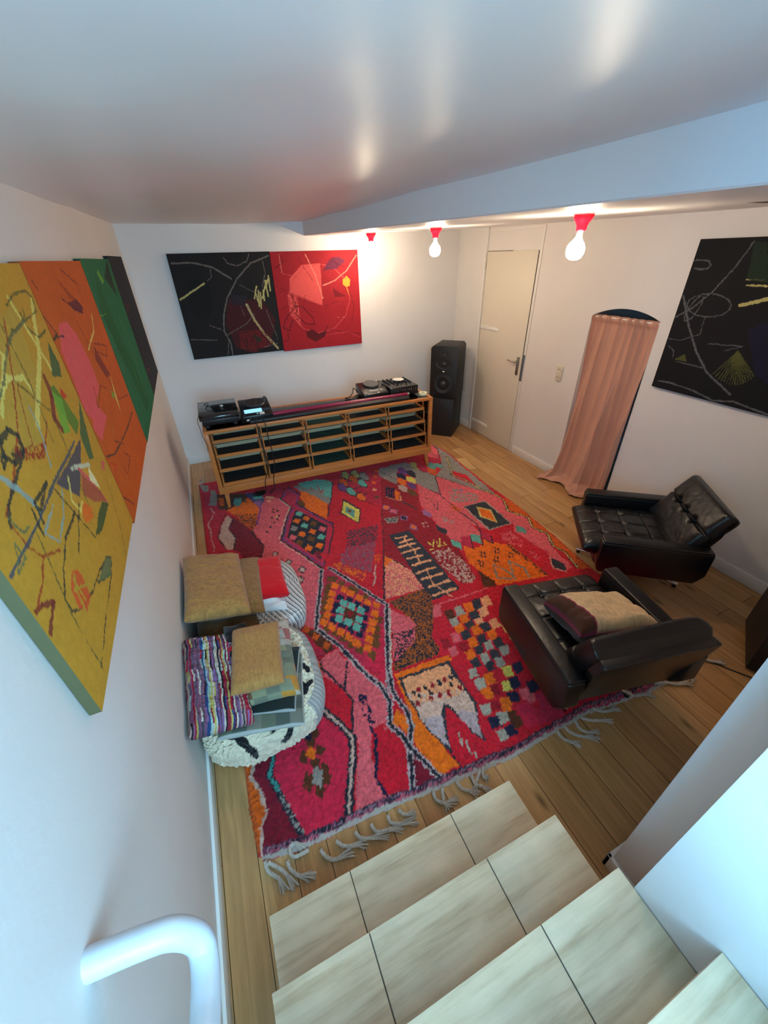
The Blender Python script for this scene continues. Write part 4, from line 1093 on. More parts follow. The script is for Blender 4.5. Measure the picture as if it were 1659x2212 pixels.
canvas_thing('canvas_painting','orange canvas with a bright pink elongated patch, between the yellow and green canvases','x',1.696,2.672,1.228,2.160,FX,LX+.002,'#c45a1c',[e for e in LW if 1690<np.mean(e[3][0::2])<2700],'#8a4018',g)
canvas_thing('canvas_painting','dark green canvas on the left wall between the orange and black ones','x',2.676,3.76,1.22,2.170,FX,LX+.002,'#1c6a44',[e for e in LW if 2660<np.mean(e[3][0::2])<3800],'#184a34',g)
canvas_thing('canvas_painting','narrow-looking black canvas at the far end of the left wall row','x',3.764,4.70,1.222,2.190,FX,LX+.002,'#26262c',[e for e in LW if 3740<np.mean(e[3][0::2])<4800],'#202024',g)
g2='pair of canvases on the back wall'
canvas_thing('canvas_painting','black canvas with faint arcs and pale yellow strokes above the cabinet','y',-.062,.937,1.218,2.208,5.112,BY-.002,'#1d1b1d',[e for e in BW if np.mean(e[3][0::2])<935],'#151416',g2)
canvas_thing('canvas_painting','red canvas with a pink wedge and yellow dot above the cabinet','y',.941,1.940,1.205,2.205,5.112,BY-.002,'#9c1c26',[e for e in BW if np.mean(e[3][0::2])>935],'#46161a',g2)
canvas_thing('canvas_painting','large nearly black canvas with thin grey loops on the right wall','x',1.07,2.128,1.198,2.186,3.308,RX-.002,'#0d0e14',RW,'#0c0d12',None)
# ================================================================= CURTAIN
CUR=mat('curtain_cotton','#c5937e',rough=.85,bump=.0006,bscale=500,var=.05,vscale=3)
n,k=260,150; S=np.linspace(0,1,n); T=np.linspace(0,1,k); SS,TT=np.meshgrid(S,T)
zt=1.652-.0*SS; Zc=np.clip(1.655-TT*1.72,0,2)
rng=np.random.RandomState(5); ph=np.cumsum(.55+rng.rand(60)*.9); 
rid=lambda q: 1-2*np.abs(np.sin(q/2))**.8
fold=rid(SS*46+1.6*np.sin(SS*9)+TT*2.5*np.sin(SS*5))*(.015+.012*TT)*np.exp(-TT*.7)+rid(SS*20+2*np.sin(SS*4+1)+TT*2.6)*(.006+.046*TT)+np.sin(SS*8.5-TT*2.2)*.022*TT
fine=np.sin(SS*120)*.005*np.exp(-TT*14)
y=2.892-(2.892-2.252)*SS + .02*TT*np.sin(SS*7+1)-.02*TT*(1-SS)*-1.5
x=RX+.022-fold-fine-.018*np.exp(-((TT-.018)/.012)**2)
over=np.clip(TT*1.72-1.56,0,1)  # cloth reaching the floor and pooling
x=x-.035*TT-np.clip(TT-.75,0,1)*.28*(1.0-.35*SS)-over*.55*(1+.35*np.sin(SS*11+.5)); y=y+over*.55*np.sin(SS*5+2.2)
z=1.655-TT*1.72; z=np.where(z<.05,.008+.045*np.abs(np.sin(SS*13+over*26))*np.exp(-over*5)+np.maximum(z,0)*.5,z)
V=np.stack([x,y,z],-1).reshape(-1,3); V[:,2]+=vnoise(V,9,3)*.004*(TT.ravel()>.85)
cu=npobj('curtain',V,gridF(k,n),CUR); tag(cu,'dusty pink cotton curtain gathered in the arched opening and pooling on the floor','curtain')
mo=cu.modifiers.new('thick','SOLIDIFY'); mo.thickness=.0015
link('curtain_rod',MB().tube([(RX+.026,2.235,1.637),(RX+.026,2.905,1.637)],.006,10),TRIM,cu)
# ================================================================= LAMPS
RED=mat('red_porcelain','#d8122a',rough=.18,coat=.5)
bm_=bpy.data.materials.new('lit_bulb'); bm_.use_nodes=True; nt=bm_.node_tree; nt.nodes.clear(); N=nt.nodes.new
o_=N('ShaderNodeOutputMaterial'); e_=N('ShaderNodeEmission'); e_.inputs[0].default_value=(1,.80,.56,1); e_.inputs[1].default_value=BULB; nt.links.new(e_.outputs[0],o_.inputs[0])
NECK=mat('frosted_neck','#fff0d0',rough=.3,emit=1.6)
bprof=[(.0140,-.082),(.0155,-.092),(.018,-.108),(.026,-.122),(.038,-.134),(.0455,-.150),(.0475,-.165),(.0455,-.182),(.037,-.199),(.022,-.209),(.004,-.212)]
neck=[(.0135,-.070),(.0140,-.085),(.0155,-.095),(.0185,-.110),(.0230,-.119)]
def lamp(x,y,label,tilt):
    zc=zb(x,y); t=thing('ceiling_lamp',label,'lamp',(x,y,zc+.002),group='red lamps under the lowered ceiling')
    k=link('lamp_base',MB().lathe([(.052,0),(.054,-.006),(.052,-.018),(.044,-.030),(.033,-.044),(.027,-.058),(.026,-.074),(.0215,-.078),(.019,-.074)],n=40),RED,t,smooth=True,angle=.9); k['label']='red porcelain lampholder'
    M=Matrix.Translation((0,0,-.06))@Matrix.Rotation(tilt,4,'Y')@Matrix.Translation((0,0,.06))
    link('bulb_neck',MB().lathe(neck,M,32),NECK,t,smooth=True)
    link('bulb',MB().lathe(bprof[2:],M,40),bm_,t,smooth=True)['label']='round lit bulb'
lamp(1.935,4.68,'red ceiling lamp with lit bulb, farthest of three, beside the red canvas',0)
lamp(2.085,3.60,'red ceiling lamp with lit bulb, middle of the three by the back corner',0)
lamp(2.03,1.96,'red ceiling lamp with lit bulb, nearest and largest of the three',.12)
# ================================================================= CABINET
OAK=mat('warm_oak','#b87238',rough=.38,var=.16,vscale=3,stretch=(1.2,9,9),bump=.0003,bscale=30); OAKD=mat('inner_wood','#8c6c50',rough=.6,var=.15,vscale=4,stretch=(1,6,6)); OAKL=mat('drawer_wood','#b09a78',rough=.5,var=.1,vscale=5,stretch=(1,6,6))
FELT=mat('dark_felt','#1e1412',rough=.95,bump=.001,bscale=300); FELT_REFL=mat('felt_green_reflection','#1c3a30',rough=.9,bump=.001,bscale=300)  # second felt: green reflection on the middle column put into the colour
GL=glassmat('cabinet_glass',(.96,.97,.96),.05)
BLK=mat('black_plastic','#0c0c0e',rough=.32,bump=.0002,bscale=200); BLKM=mat('matt_black','#121214',rough=.6); GREY=mat('dark_grey_plastic','#323338',rough=.35); SIL=mat('silver','#b8b8b8',rough=.25,metal=1); WHT=mat('white_plastic','#e8e4d8',rough=.4)
cab=thing('display_cabinet','long vintage oak drawer cabinet with glass front and top against the back wall','cabinet',(-.139,3.79,0),-.029)
CW,CD=2.34,.46
for x0,x1 in ((0,.04),(CW-.04,CW)):
    for y0,y1 in ((0,.035),(CD-.035,CD)): link('post',MB().box(x0,x1,y0,y1,.262,.82),OAK,cab,bevel=.003,seg=2)
link('base_rail',MB().box(-.004,CW+.004,-.006,CD,.192,.266),OAK,cab,bevel=.004,seg=2)
link('top_frame',MB().box(0,CW,-.002,.028,.815,.843).box(0,CW,CD-.04,CD,.815,.843).box(0,.035,.028,CD-.04,.815,.843).box(CW-.03,CW,.028,CD-.04,.815,.843),OAK,cab,bevel=.002,seg=2)
link('top_glass',MB().box(.036,CW-.031,.029,CD-.041,.836,.842),GL,cab)['label']='clear glass top pane'
link('side_glass',MB().box(CW-.022,CW-.018,.036,CD-.036,.268,.814),GL,cab); link('side_panel',MB().box(.004,.018,.036,CD-.036,.268,.814),OAK,cab)
link('back_panel',MB().box(.04,CW-.04,.332,.342,.268,.814),OAKD,cab)
cwid=(CW-.08)/5; rh=(.815-.266)/4
for i in range(5):
    for j in range(4):
        x0=.045+i*cwid+.010; x1=.045+(i+1)*cwid-.016; z0=.268+j*rh; po=.012+.030*j; D=.325
        d=link('display_tray',MB().box(x0-.004,x1+.004,po,po+.016,z0,z0+.030).box(x0,x0+.013,po+.016,D,z0,z0+.030).box(x1-.013,x1,po+.016,D,z0,z0+.030).box(x0,x0+.010,po+.016,po+.026,z0+.03,z0+rh-.004).box(x1-.010,x1,po+.016,po+.026,z0+.03,z0+rh-.004),OAK,cab)
        link('tray_floor',MB().box(x0+.013,x1-.013,po+.016,D-.012,z0+.004,z0+.010),FELT_REFL if i==2 else FELT,d); link('rear_edge',MB().box(x0,x1,D-.012,D,z0+.004,z0+.045),OAKL,d)  # middle column floors carry the painted green reflection
for sx,x in ((-1,.06),(1,CW-.05)):
    for sy,y in ((-1,.05),(1,CD-.06)):
        a=sx*.03+(.0 if sx>0 else .02); b_=sy*.02
        M=MB(); v=[(x-.024,y-.024,.195),(x+.024,y-.024,.195),(x+.024,y+.024,.195),(x-.024,y+.024,.195),(x+a-.013,y+b_-.013,0),(x+a+.013,y+b_-.013,0),(x+a+.013,y+b_+.013,0),(x+a-.013,y+b_+.013,0)]
        M.add(v,[(0,1,2,3),(7,6,5,4),(0,4,5,1),(1,5,6,2),(2,6,7,3),(3,7,4,0)]); link('leg',M,OAK,cab,bevel=.003,seg=2)
CM=Matrix.Translation((-.139,3.79,0))@Matrix.Rotation(-.029,4,'Z')
def onc(x,y,z): return tuple(CM@Vector((x,y,z)))
TOPZ=.844
# ---- turntable with smoked lid
tt=thing('record_player','black turntable under a smoked lid on the left end of the cabinet','turntable',onc(0,.06,TOPZ),-.029)
link('plinth',MB().box(.012,.335,.02,.37,.022,.075),BLK,tt,bevel=.006)
for x in (.05,.30):
    for y in (.05,.33): link('foot',MB().lathe([(.022,0),(.024,.006),(.020,.024)],Matrix.Translation((x,y,0)),20),BLKM,tt,smooth=True)
link('platter',MB().lathe([(.14,.075),(.142,.084),(.13,.088)],Matrix.Translation((.16,.2,0)),40),GREY,tt,smooth=True)
link('dust_cover',MB().prism([(.0,.074),(.0,.098),(.10,.135),(.385,.155),(.385,.074)],'x',-.004,.345).box(0,0,0,0,0,0) if 0 else MB().add([(-.004,.005,.076),(.342,.005,.076),(.342,.38,.076),(-.004,.38,.076),(-.004,.005,.105),(.342,.005,.105),(.342,.12,.128),(-.004,.12,.128),(.342,.38,.146),(-.004,.38,.146)],[(0,1,5,4),(4,5,6,7),(7,6,8,9),(9,8,2,3),(1,2,8,6,5),(0,4,7,9,3)]),mat('smoked_acrylic','#17171b',rough=.12,coat=.3),tt,bevel=.004,seg=2)['label']='glossy smoked black dust cover'
link('label_dot',MB().lathe([(.005,0),(.005,.001)],TR(.24,.05,.1155,0,.17,0),10),SIL,tt)
link('cartridge_plug',MB().lathe([(.010,0),(.012,.01),(.009,.04),(.006,.045)],TR(.20,.20,.142,.4,PI/2*.9,0),12),WHT,tt,smooth=True)
def cable(name,pts,r,label,group=None,m=None,n=60): return tag(link(name,MB().tube(spline(pts,n),r,8),m or BLKM,smooth=True,angle=1.5),label,'cable',group)
cable('cable',[onc(.09,.38,.99),onc(.06,.30,1.0),onc(.13,.2,.998),onc(.21,.24,1.002),onc(.30,.2,1.0),onc(.345,.17,.97),onc(.352,.10,.90),onc(.37,.04,.855)],.0035,'thin black cable lying over the turntable lid')
cable('cable',[onc(.0,.10,.97),onc(-.02,.06,.93),onc(-.012,.02,.86),onc(-.008,-.006,.80),onc(.012,-.012,.72),onc(.0,-.01,.66)],.0025,'thin dark cable hanging over the left end of the cabinet',m=mat('brown_cable','#3a2218',rough=.5))
# ---- media player with screen
def player(name,label,x0,y0,w,d,zf,zr,rz=0):
    t=thing(name,label,'media player',onc(x0,y0,TOPZ),-.029+rz); f=zf-TOPZ; r=zr-TOPZ; ye=.115
    mb=MB().add([(0,0,.02),(w,0,.02),(w,d,.02),(0,d,.02),(0,0,f-.022),(w,0,f-.022),(0,ye,f+.006),(w,ye,f+.006),(w,d,r),(0,d,r)],[(3,2,1,0),(0,1,5,4),(4,5,7,6),(6,7,8,9),(9,8,2,3),(1,2,8,7,5),(0,4,6,9,3)])
    link('casing',mb,BLK,t,bevel=.004,seg=2)
    for x in (.03,w-.03):
        for y in (.03,d-.03): link('foot',MB().lathe([(.014,0),(.014,.021)],Matrix.Translation((x,y,0)),14),BLKM,t)
    sl=math.atan2(r-f-.006,d-ye); 
    def top(x,y,up=0): return Matrix.Translation((x,y,f+.006+(y-ye)*math.tan(sl)+up))@Matrix.Rotation(sl,4,'X')
    def slope(x,y,up=0): return Matrix.Translation((x,y,(f-.022)+y*(.028/ye)+up))@Matrix.Rotation(math.atan2(.028,ye),4,'X')
    return t,top,slope
p1,top,slope=player('cd_player','black media player with a lit blue screen between turntable and glass top','.',.0,.1,.1,.9,.9) if 0 else player('cd_player','black media player with a lit blue screen beside the turntable',.365,.075,.285,.36,.925,.962)
jw=link('jog_wheel',MB().lathe([(.098,0),(.100,.010),(.092,.016),(.075,.013),(.045,.013)],top(.15,.235),48),GREY,p1,smooth=True,angle=.6); link('hub_display',MB().lathe([(.024,0),(.024,.003),(.001,.0035)],top(.15,.235,.0125),24),SIL,jw,smooth=True,angle=.5)
SCR=mat('lit_screen','#86c4ee',rough=.2,emit=.85)
link('screen',MB().box(.0,.165,0,.062,0,.003,slope(.03,.05,.001)),SCR,p1)['label']='lit pale blue screen'
link('logo_panel',MB().box(0,.085,0,.045,0,.002,slope(.195,.06,.001)),mat('blue_grey_panel','#30404e',rough=.3),p1)
for x,w in ((.04,.016),(.065,.016),(.09,.016),(.135,.022)): link('button',MB().box(0,w,0,.016,0,.004,slope(x,.018,.001)),mat('pale_button','#9fb4c0',rough=.4) if x>.12 else BLKM,p1)
link('sticker',MB().box(0,.045,0,.038,0,.0012,slope(.165,.006,.001)),WHT,p1)['label']='small white sticker'
link('knob',MB().lathe([(.010,0),(.009,.018)],top(.262,.335),16),SIL,p1,smooth=True,angle=.6)
# ---- second player and mixer
p2,top,slope=player('cd_player','black media player with a big grey jog wheel, left of the mixer',1.625,.192,.285,.285,.930,.965)
jw=link('jog_wheel',MB().lathe([(.083,0),(.086,.012),(.080,.020),(.06,.018),(.001,.018)],top(.145,.195),48),GREY,p2,smooth=True,angle=.6)
link('logo_panel',MB().box(0,.21,0,.075,0,.002,slope(.05,.02,.001)),mat('navy_panel','#10121f',rough=.25),p2)
tcu=bpy.data.curves.new('brand_lettering','FONT'); tcu.body='Pioneer DJ'; tcu.size=.034; tcu.extrude=.0006; to_=bpy.data.objects.new('t',tcu); COL.objects.link(to_); bpy.context.view_layer.update(); tm=bpy.data.meshes.new_from_object(to_.evaluated_get(bpy.context.evaluated_depsgraph_get())); bpy.data.objects.remove(to_); tm.materials.clear(); tm.materials.append(WHT); to=bpy.data.objects.new('brand_lettering',tm); COL.objects.link(to); to.parent=p2; to.matrix_local=slope(.085,.055,.0035); to['label']='white Pioneer DJ lettering'
for x in (.02,.155,.2): link('button',MB().box(0,.022,0,.012,0,.003,slope(x,.008,.002)),WHT if x==.155 else GREY,p2)
link('fader_knob',MB().box(0,.012,0,.02,0,.014,top(.262,.15)),BLKM,p2); link('knob',MB().lathe([(.008,0),(.008,.015)],top(.235,.26),12),WHT,p2)
mx=thing('dj_mixer','black mixer covered in knobs with a white disc on top, right end of the cabinet','mixer',onc(1.915,.165,TOPZ),-.029)
link('casing',MB().box(0,.325,0,.35,.015,.103),BLK,mx,bevel=.003,seg=2); link('face_plate',MB().box(.008,.317,.008,.342,.103,.1045),mat('faceplate','#2c2826',rough=.35),mx)
for x in (.03,.295):
    for y in (.03,.32): link('foot',MB().lathe([(.012,0),(.012,.016)],Matrix.Translation((x,y,0)),12),BLKM,mx)
rr=random.Random(4); kn=MB().lathe([(.0085,0),(.008,.012),(.0065,.018),(.0062,.019)],None,12); kme=None
for i in range(6):
    for j in range(6):
        if (i in (2,3) and j in (4,)) : continue
        x=.035+i*.05; y=.115+j*.039
        if kme is None: k0=link('knob',kn,BLKM,mx,smooth=True,angle=.5); kme=k0.data; k0.location=(x,y,.1045)
        else: k=k0.copy(); COL.objects.link(k); k.parent=mx; k.location=(x,y,.1045)
for i in range(5): link('fader',MB().box(.045+i*.055,.049+i*.055,.035,.095,.1045,.106).box(.039+i*.055,.055+i*.055,.05+i%3*.012,.062+i%3*.012,.106,.116),GREY if i%2 else SIL,mx)
for i in range(11): link('front_socket',MB().box(.03+i*.026,.042+i*.026,-.002,0,.06,.082),SIL if i%3 else GREY,mx)
tag(link('white_disc',MB().lathe([(.062,0),(.063,.002),(.062,.004),(.004,.004)],Matrix.Translation(onc(2.10,.385,.9705)),40),WHT),'white paper disc lying on top of the mixer knobs','disc')
tag(link('tape_roll',MB().lathe([(.046,0),(.046,.024),(.024,.024),(.024,0),(.046,0)],Matrix.Translation(onc(2.285,.135,TOPZ)),40,cap=False),mat('masking_tape','#ddd6b4',rough=.6),smooth=True,angle=.6),'cream roll of tape at the right front corner of the cabinet top','tape')
# ---- tube and black case on the glass
tb=thing('fluorescent_tube','long burgundy coloured tube with metal ends lying along the cabinet top','tube',onc(.60,.150,TOPZ+.0225),-.029)
link('tube_body',MB().tube([(.02,0,.0),(1.50,0,0)],.021,20),mat('burgundy_gloss','#8c1a3e',rough=.2),tb,smooth=True,angle=1)
for a,b_ in ((0,.02),(1.50,1.52)): link('end_cap',MB().tube([(a,0,0),(b_,0,0)],.0215,20),SIL,tb,smooth=True,angle=1)
tag(link('leather_strap_case',MB().box(0,1.66,0,.082,0,.026,CM@TR(.42,.030,TOPZ)),mat('scuffed_black','#15181a',rough=.42,bump=.0015,bscale=40,var=.3,vscale=12),bevel=.005),'long flat scuffed black strip along the front of the cabinet top','case')
cable('cable',[onc(1.62,.40,.89),onc(1.58,.42,.93),onc(1.55,.36,.90),onc(1.50,.33,.87),onc(1.46,.36,.852),onc(1.52,.30,.85),onc(1.58,.33,.88),onc(1.62,.30,.88)],.005,'tangle of thick black cable beside the second player')
for dx,l in ((0,'left'),(.075,'right')):
    cable('cable',[onc(.44+dx*.5,.10,.87),onc(.47+dx,.03,.865),onc(.478+dx,-.012,.835),onc(.478+dx*1.05,-.014,.70),onc(.50+dx*.9,-.016,.55),onc(.505+dx*.8,-.018,.40),onc(.45+dx*1.1,-.02,.27),onc(.43+dx*1.2,-.02,.15),onc(.40+dx,.1,.035)],.0042,'black cable hanging down the cabinet front, '+l+' of the pair','black cables down the cabinet front')
ad=thing('power_adapter','small black power block on the rug under the cabinet','adapter',onc(.38,.16,.02),.3); link('block',MB().box(-.05,.05,-.03,.03,0,.035),BLK,ad,bevel=.006); link('plug',MB().lathe([(.015,0),(.012,.03)],TR(-.05,0,.017,0,0,-PI/2),12),BLKM,ad)
for i,(x,y) in enumerate(((.395,.05),(.40,.075))): tag(link('metal_plug',MB().lathe([(.009,0),(.010,.012),(.007,.03)],TR(*onc(x,y,.868),.5+i,PI/2,0),14),SIL,smooth=True,angle=.5),'small metal audio plug at the front of the cabinet top, '+('nearer' if i==0 else 'farther'),'plug')
# ================================================================= LOUDSPEAKERS
SPK=mat('speaker_black','#141517',rough=.5,bump=.0006,bscale=350); CONE=mat('woofer_cone','#29292c',rough=.6); SHEEN=mat('waveguide','#2e2f33',rough=.25)
sb=thing('speaker_cabinet','plain black box under the loudspeaker in the back corner','speaker box',(2.694,4.647,0),-.806)
link('body',MB().box(0,.331,0,.49,.0,.513),SPK,sb,bevel=.004,seg=2)
sp=thing('studio_speaker','black three-way loudspeaker with chamfered top on its box in the back corner','speaker',(2.716,4.690,.5145),-.822)
w,d,h=.355,.41,.655; c=.03
front=[(0,.01),(.01,0),(w-.01,0),(w,.01),(w,h-c),(w-c,h),(c,h),(0,h-c)]
link('body',MB().prism(front,'y',0,d),SPK,sp,bevel=.003,seg=2)
RF=lambda x,z,y=0: TR(x,y,z,0,PI/2)
wf_=link('woofer',MB().lathe([(.120,-.001),(.122,.006),(.114,.008),(.108,.000),(.104,-.004),(.1035,-.002)],RF(w/2,.185),64,cap=False),GREY,sp,smooth=True,angle=.8)
link('cone',MB().lathe([(.104,.001),(.098,.006),(.088,.002),(.035,-.018)],RF(w/2,.185,.0),64,cap=False),CONE,wf_,smooth=True); link('dust_cap',MB().lathe([(.042,-.014),(.036,.004),(.022,.014),(.002,.018)],RF(w/2,.185),40),SHEEN,wf_,smooth=True)
wg=link('waveguide',MB().lathe([(.105,.001),(.104,.005),(.08,-.0),(.045,-.006),(.038,-.008)],RF(w/2,.435)@Matrix.Diagonal((1,.62,1,1)),56,cap=False),SHEEN,sp,smooth=True); link('midrange_dome',MB().lathe([(.030,-.004),(.026,.008),(.014,.015),(.002,.017)],RF(w/2,.435),32),SHEEN,wg,smooth=True)
tw=link('tweeter',MB().lathe([(.062,.001),(.060,.004),(.030,-.002)],RF(w/2,.555)@Matrix.Diagonal((1,.55,1,1)),48),SHEEN,sp,smooth=True,angle=.7); link('ribbon',MB().box(w/2-.028,w/2+.028,-.004,-.001,.535,.575),CONE,tw)
link('brand_mark',MB().box(w/2-.016,w/2+.016,-.0015,.0,.345,.351).box(w/2-.010,w/2+.010,-.0015,.0,.338,.344),WHT,sp)['label']='tiny white brand mark'
s2=thing('subwoofer','dark blue-black speaker box at the right edge by the stair wall','speaker box',(2.545,.515,0),.505)
link('body',MB().box(0,.46,-.34,0,.012,.60),SPK,s2,bevel=.008); 
for x in (.05,.40):
    for y in (-.29,-.05): link('foot',MB().lathe([(.02,0),(.02,.0125)],Matrix.Translation((x,y,0)),16),BLKM,s2)
cable('floor_cable',[(2.30,.72,.03),(2.36,.69,.012),(2.42,.62,.004),(2.50,.49,.004),(2.56,.40,.004),(2.6,.33,.004)],.0035,'thin black cable on the floor from the rug to the box at the right edge')
tag(link('wood_offcut',MB().prism([(2.574,3.784),(2.700,3.744),(2.668,3.424),(2.574,3.452)],'z',.0005,.007),mat('pale_wood','#c09a66',rough=.5,var=.08,vscale=20),bevel=.001,seg=1),'thin pale wooden board lying on the oak floor by the rug','board')
# ================================================================= ARMCHAIRS
LEA=mat('black_leather','#0c0c0f',rough=.33,bump=.0011,bscale=55,spec=.5,var=.25,vscale=9); CHR=mat('chrome','#c8c8cc',rough=.12,metal=1)
def padobj(name,parent,w,d,th,M,gx,gy,depth,buttons,seed=1,p=9):
    n=110; k=max(20,int(n*d/w)); u=np.linspace(-1,1,n); v=np.linspace(-1,1,k); U,Vv=np.meshgrid(u,v); prof=np.clip((1-np.abs(U)**p)*(1-np.abs(Vv)**p),0,1)**.45
    groove=np.zeros_like(U)
    for g_ in gx: groove+=np.exp(-(((U-g_)*w/2)/.007)**2)
    for g_ in gy: groove+=np.exp(-(((Vv-g_)*d/2)/.007)**2)
    groove=np.clip(groove,0,1.2)
    for bx,by in buttons: r=np.hypot((U-bx)*w/2,(Vv-by)*d/2); groove+=1.6*np.exp(-(r/.022)**2)
    dome=.012*(1-U**2)*(1-Vv**2)
    V=[];F=[]
    for s in (1,-1):
        P=np.stack([U*w/2,Vv*d/2,s*prof*(th/2+(dome-groove*depth*prof if s>0 else 0))],-1).reshape(-1,3)
        if s>0: P[:,2]+=vnoise(P,11,seed)*.004*prof.ravel()+vnoise(P,38,seed+1)*.0015*prof.ravel()
        f=gridF(k,n); F.append((f if s>0 else f[:,::-1])+len(V)*n*k); V.append(P)
    V=np.concatenate(V); MM=np.array(M); V=V@MM[:3,:3].T+MM[:3,3]
    return npobj(name,V,np.concatenate(F),LEA,parent)
def armchair(label,loc,rz,starrot,lr=.36,dy=0,dz=0,group=None):
    t=thing('leather_armchair',label,'armchair',loc,rz,group); Wc,Dc=.755,.67
    for x0 in (0,Wc-.095):
        mb=MB().prism([(0.05,.225),(Dc-.02,.225),(Dc,.30),(Dc,.48),(0,.48),(0,.30)],'x',x0,x0+.095); link('arm',mb,LEA,t,bevel=.016,seg=4)
        link('arm_pad',MB().box(x0+.002,x0+.093,.008,Dc-.008,.468,.492),LEA,t,bevel=.011,seg=4)
    link('seat_frame',MB().box(.10,.655,.06,.66,.22,.30),LEA,t,bevel=.02,seg=4)
    padobj('seat_cushion',t,.562,.64,.13,TR(.3775,.435,.345),(-.5,0,.5),(-.45,.05,.55),.008,[(-.5,.05),(0,.05),(.5,.05),(-.5,.55),(0,.55),(.5,.55)],3)
    for bx,by in ((-.5,.05),(0,.05),(.5,.05),(-.5,.55),(0,.55),(.5,.55)): link('button',MB().lathe([(.010,-.002),(.008,.004),(.002,.006)],TR(.3775+bx*.281,.435+by*.32,.402),12),LEA,t,smooth=True)
    yt,zt=.06+dy,.705+dz; ys_=yt-.085+(.035 if dy else -.038); zs_=zt-.045
    out=[(.10,.235),(.655,.235),(.658,.44),(.675,.50),(.685,.57),(.672,zs_),(.085,zs_),(.072,.57),(.085,.52),(.10,.46)]
    V=[]
    for th_ in (0,.055):
        for x,z in out: V.append((x,.055-(z-.235)/(zt-.28)*(.055-ys_)+th_,z))
    nn_=len(out); link('back_shell',MB().add(V,[tuple(range(nn_)),tuple(range(2*nn_-1,nn_-1,-1))]+[(i,i+nn_,(i+1)%nn_+nn_,(i+1)%nn_) for i in range(nn_)]),LEA,t,bevel=.012,seg=4)
    al=.46 if not dy else .55; hc=.40 if not dy else .42; cz=zt-.5*hc*math.cos(al)-.02; cy=yt-.055+.5*hc*math.sin(al)+(0 if dy else .012)
    padobj('back_cushion',t,.60,hc,.125,TR(.3775,cy,cz,0,PI/2+al)@Matrix.Rotation(PI,4,'Y'),(),(.12,),.026,[(-.45,.12),(.45,.12),(0,.12)],5,p=16)
    link('column',MB().lathe([(.05,.19),(.05,.17),(.028,.165),(.028,.05),(.05,.045),(.05,.02)],Matrix.Translation((.3775,.335,0)),24),CHR,t,smooth=True,angle=.5)
    for k in range(4):
        a=starrot+k*PI/2; dx,dy=math.cos(a),math.sin(a); lg=link('star_leg',MB().tube([(.3775+dx*.02,.335+dy*.02,.055),(.3775+dx*.20,.335+dy*.20,.045),(.3775+dx*lr,.335+dy*lr,.028)],.014,12),CHR,t,smooth=True,angle=1); lg['label']='chrome base leg'
        link('glide',MB().lathe([(.014,0),(.014,.016),(.006,.02)],Matrix.Translation((.3775+dx*(lr-.015),.335+dy*(lr-.015),0)),14),BLKM,lg)
    return t
armchair('black leather armchair with a cream cushion on its seat, nearer the stairs',(1.165,.665,.012),-.21,.78,.29)
armchair('black leather armchair with an empty tufted seat, standing against the right wall',(2.715,.965,0),.905,PI/2-.42,.36,-.06,.03)
A1=Matrix.Translation((1.165,.665,.012))@Matrix.Rotation(-.21,4,'Z')
def cc_(u,v,s):
    c=np.tile(np.array(lin('#d2b084')) if s>0 else np.array(lin('#4a2614')),(len(u),1)); bb_=-.70-.08*v; c[(u<bb_)]=lin('#4a2614'); c[(np.abs(u-bb_)<.018)&(s>0)]=lin('#8a2048'); c=c*(1+.16*vnoise(np.stack([u*30,v*8,u*0],-1),1,3)+.10*vnoise(np.stack([u*60,v*60,u*0],-1),1,6))[:,None]; e=((np.abs(u)>.985)|(np.abs(v)>.985))&(s>0); c[e]=lin('#8a2048'); return c
VC=mat('woven_cushion',vcol=True,rough=.9,bump=.0012,bscale=180,sheen=.2,spec=.2)
t=thing('throw_cushion','cream wool cushion with brown underside and magenta edging on the nearer armchair','cushion',(0,0,0))
Mx=A1@TR(.41,.345,.475,.04,-.20,.16)
cu_=cushion('cushion_cover',.50,.31,.16,Mx,cc_,VC,parent=None,res=120,wr=.008,seed=4,tuft=.0015,p=4,pinch=.07); t.location=Mx.translation; cu_.parent=t; cu_.matrix_parent_inverse=Matrix.Translation(-Mx.translation)
# ================================================================= FLOOR CUSHIONS
SH=mat('shaggy_wool',vcol=True,rough=.95,bump=.003,bscale=220,sheen=.2,spec=.15)
def pouf(name,label,cx,cy,a,b,h,colf,tuftf,m,e1=.55,e2=.55,n=340,k=130):
    ph=np.linspace(-PI/2,PI/2,k); th=np.linspace(-PI,PI,n+1)[:-1]; T,Pp=np.meshgrid(th,ph)
    sp_=lambda q,e: np.sign(q)*np.abs(q)**e
    x=a*sp_(np.cos(Pp),e1)*sp_(np.cos(T),e2); y=b*sp_(np.cos(Pp),e1)*sp_(np.sin(T),e2); z=h/2*sp_(np.sin(Pp),e1*.9)
    P=np.stack([x,y,z],-1).reshape(-1,3); Nn=P/np.array([a*a,b*b,h*h/4]); Nn/=np.linalg.norm(Nn,axis=1)[:,None]+1e-9
    P[:,2]-=.06*h*np.exp(-((P[:,0]/a)**2+(P[:,1]/b)**2)*5)*(P[:,2]>0)
    C,D=colf(P,T.ravel(),Pp.ravel()); P=P+Nn*(tuftf(P)*D)[:,None]+Nn*(vnoise(P,8,2)*.012)[:,None]
    P[:,2]+=h/2; P[:,2]=np.maximum(P[:,2],.0)+.016; P[:,0]=np.maximum(P[:,0]+cx,LX+.017); P[:,1]+=cy
    i=np.arange(n*k).reshape(k,n); j=np.roll(i,-1,1); F=np.stack([i[:-1],j[:-1],j[1:],i[1:]],-1).reshape(-1,4)
    o=npobj(name,P,F,m,None,np.clip(C,0,1)); return tag(o,label,'floor cushion')
def shag(P): return vnoise(P,78,1)*.008+vnoise(P,135,2)*.010
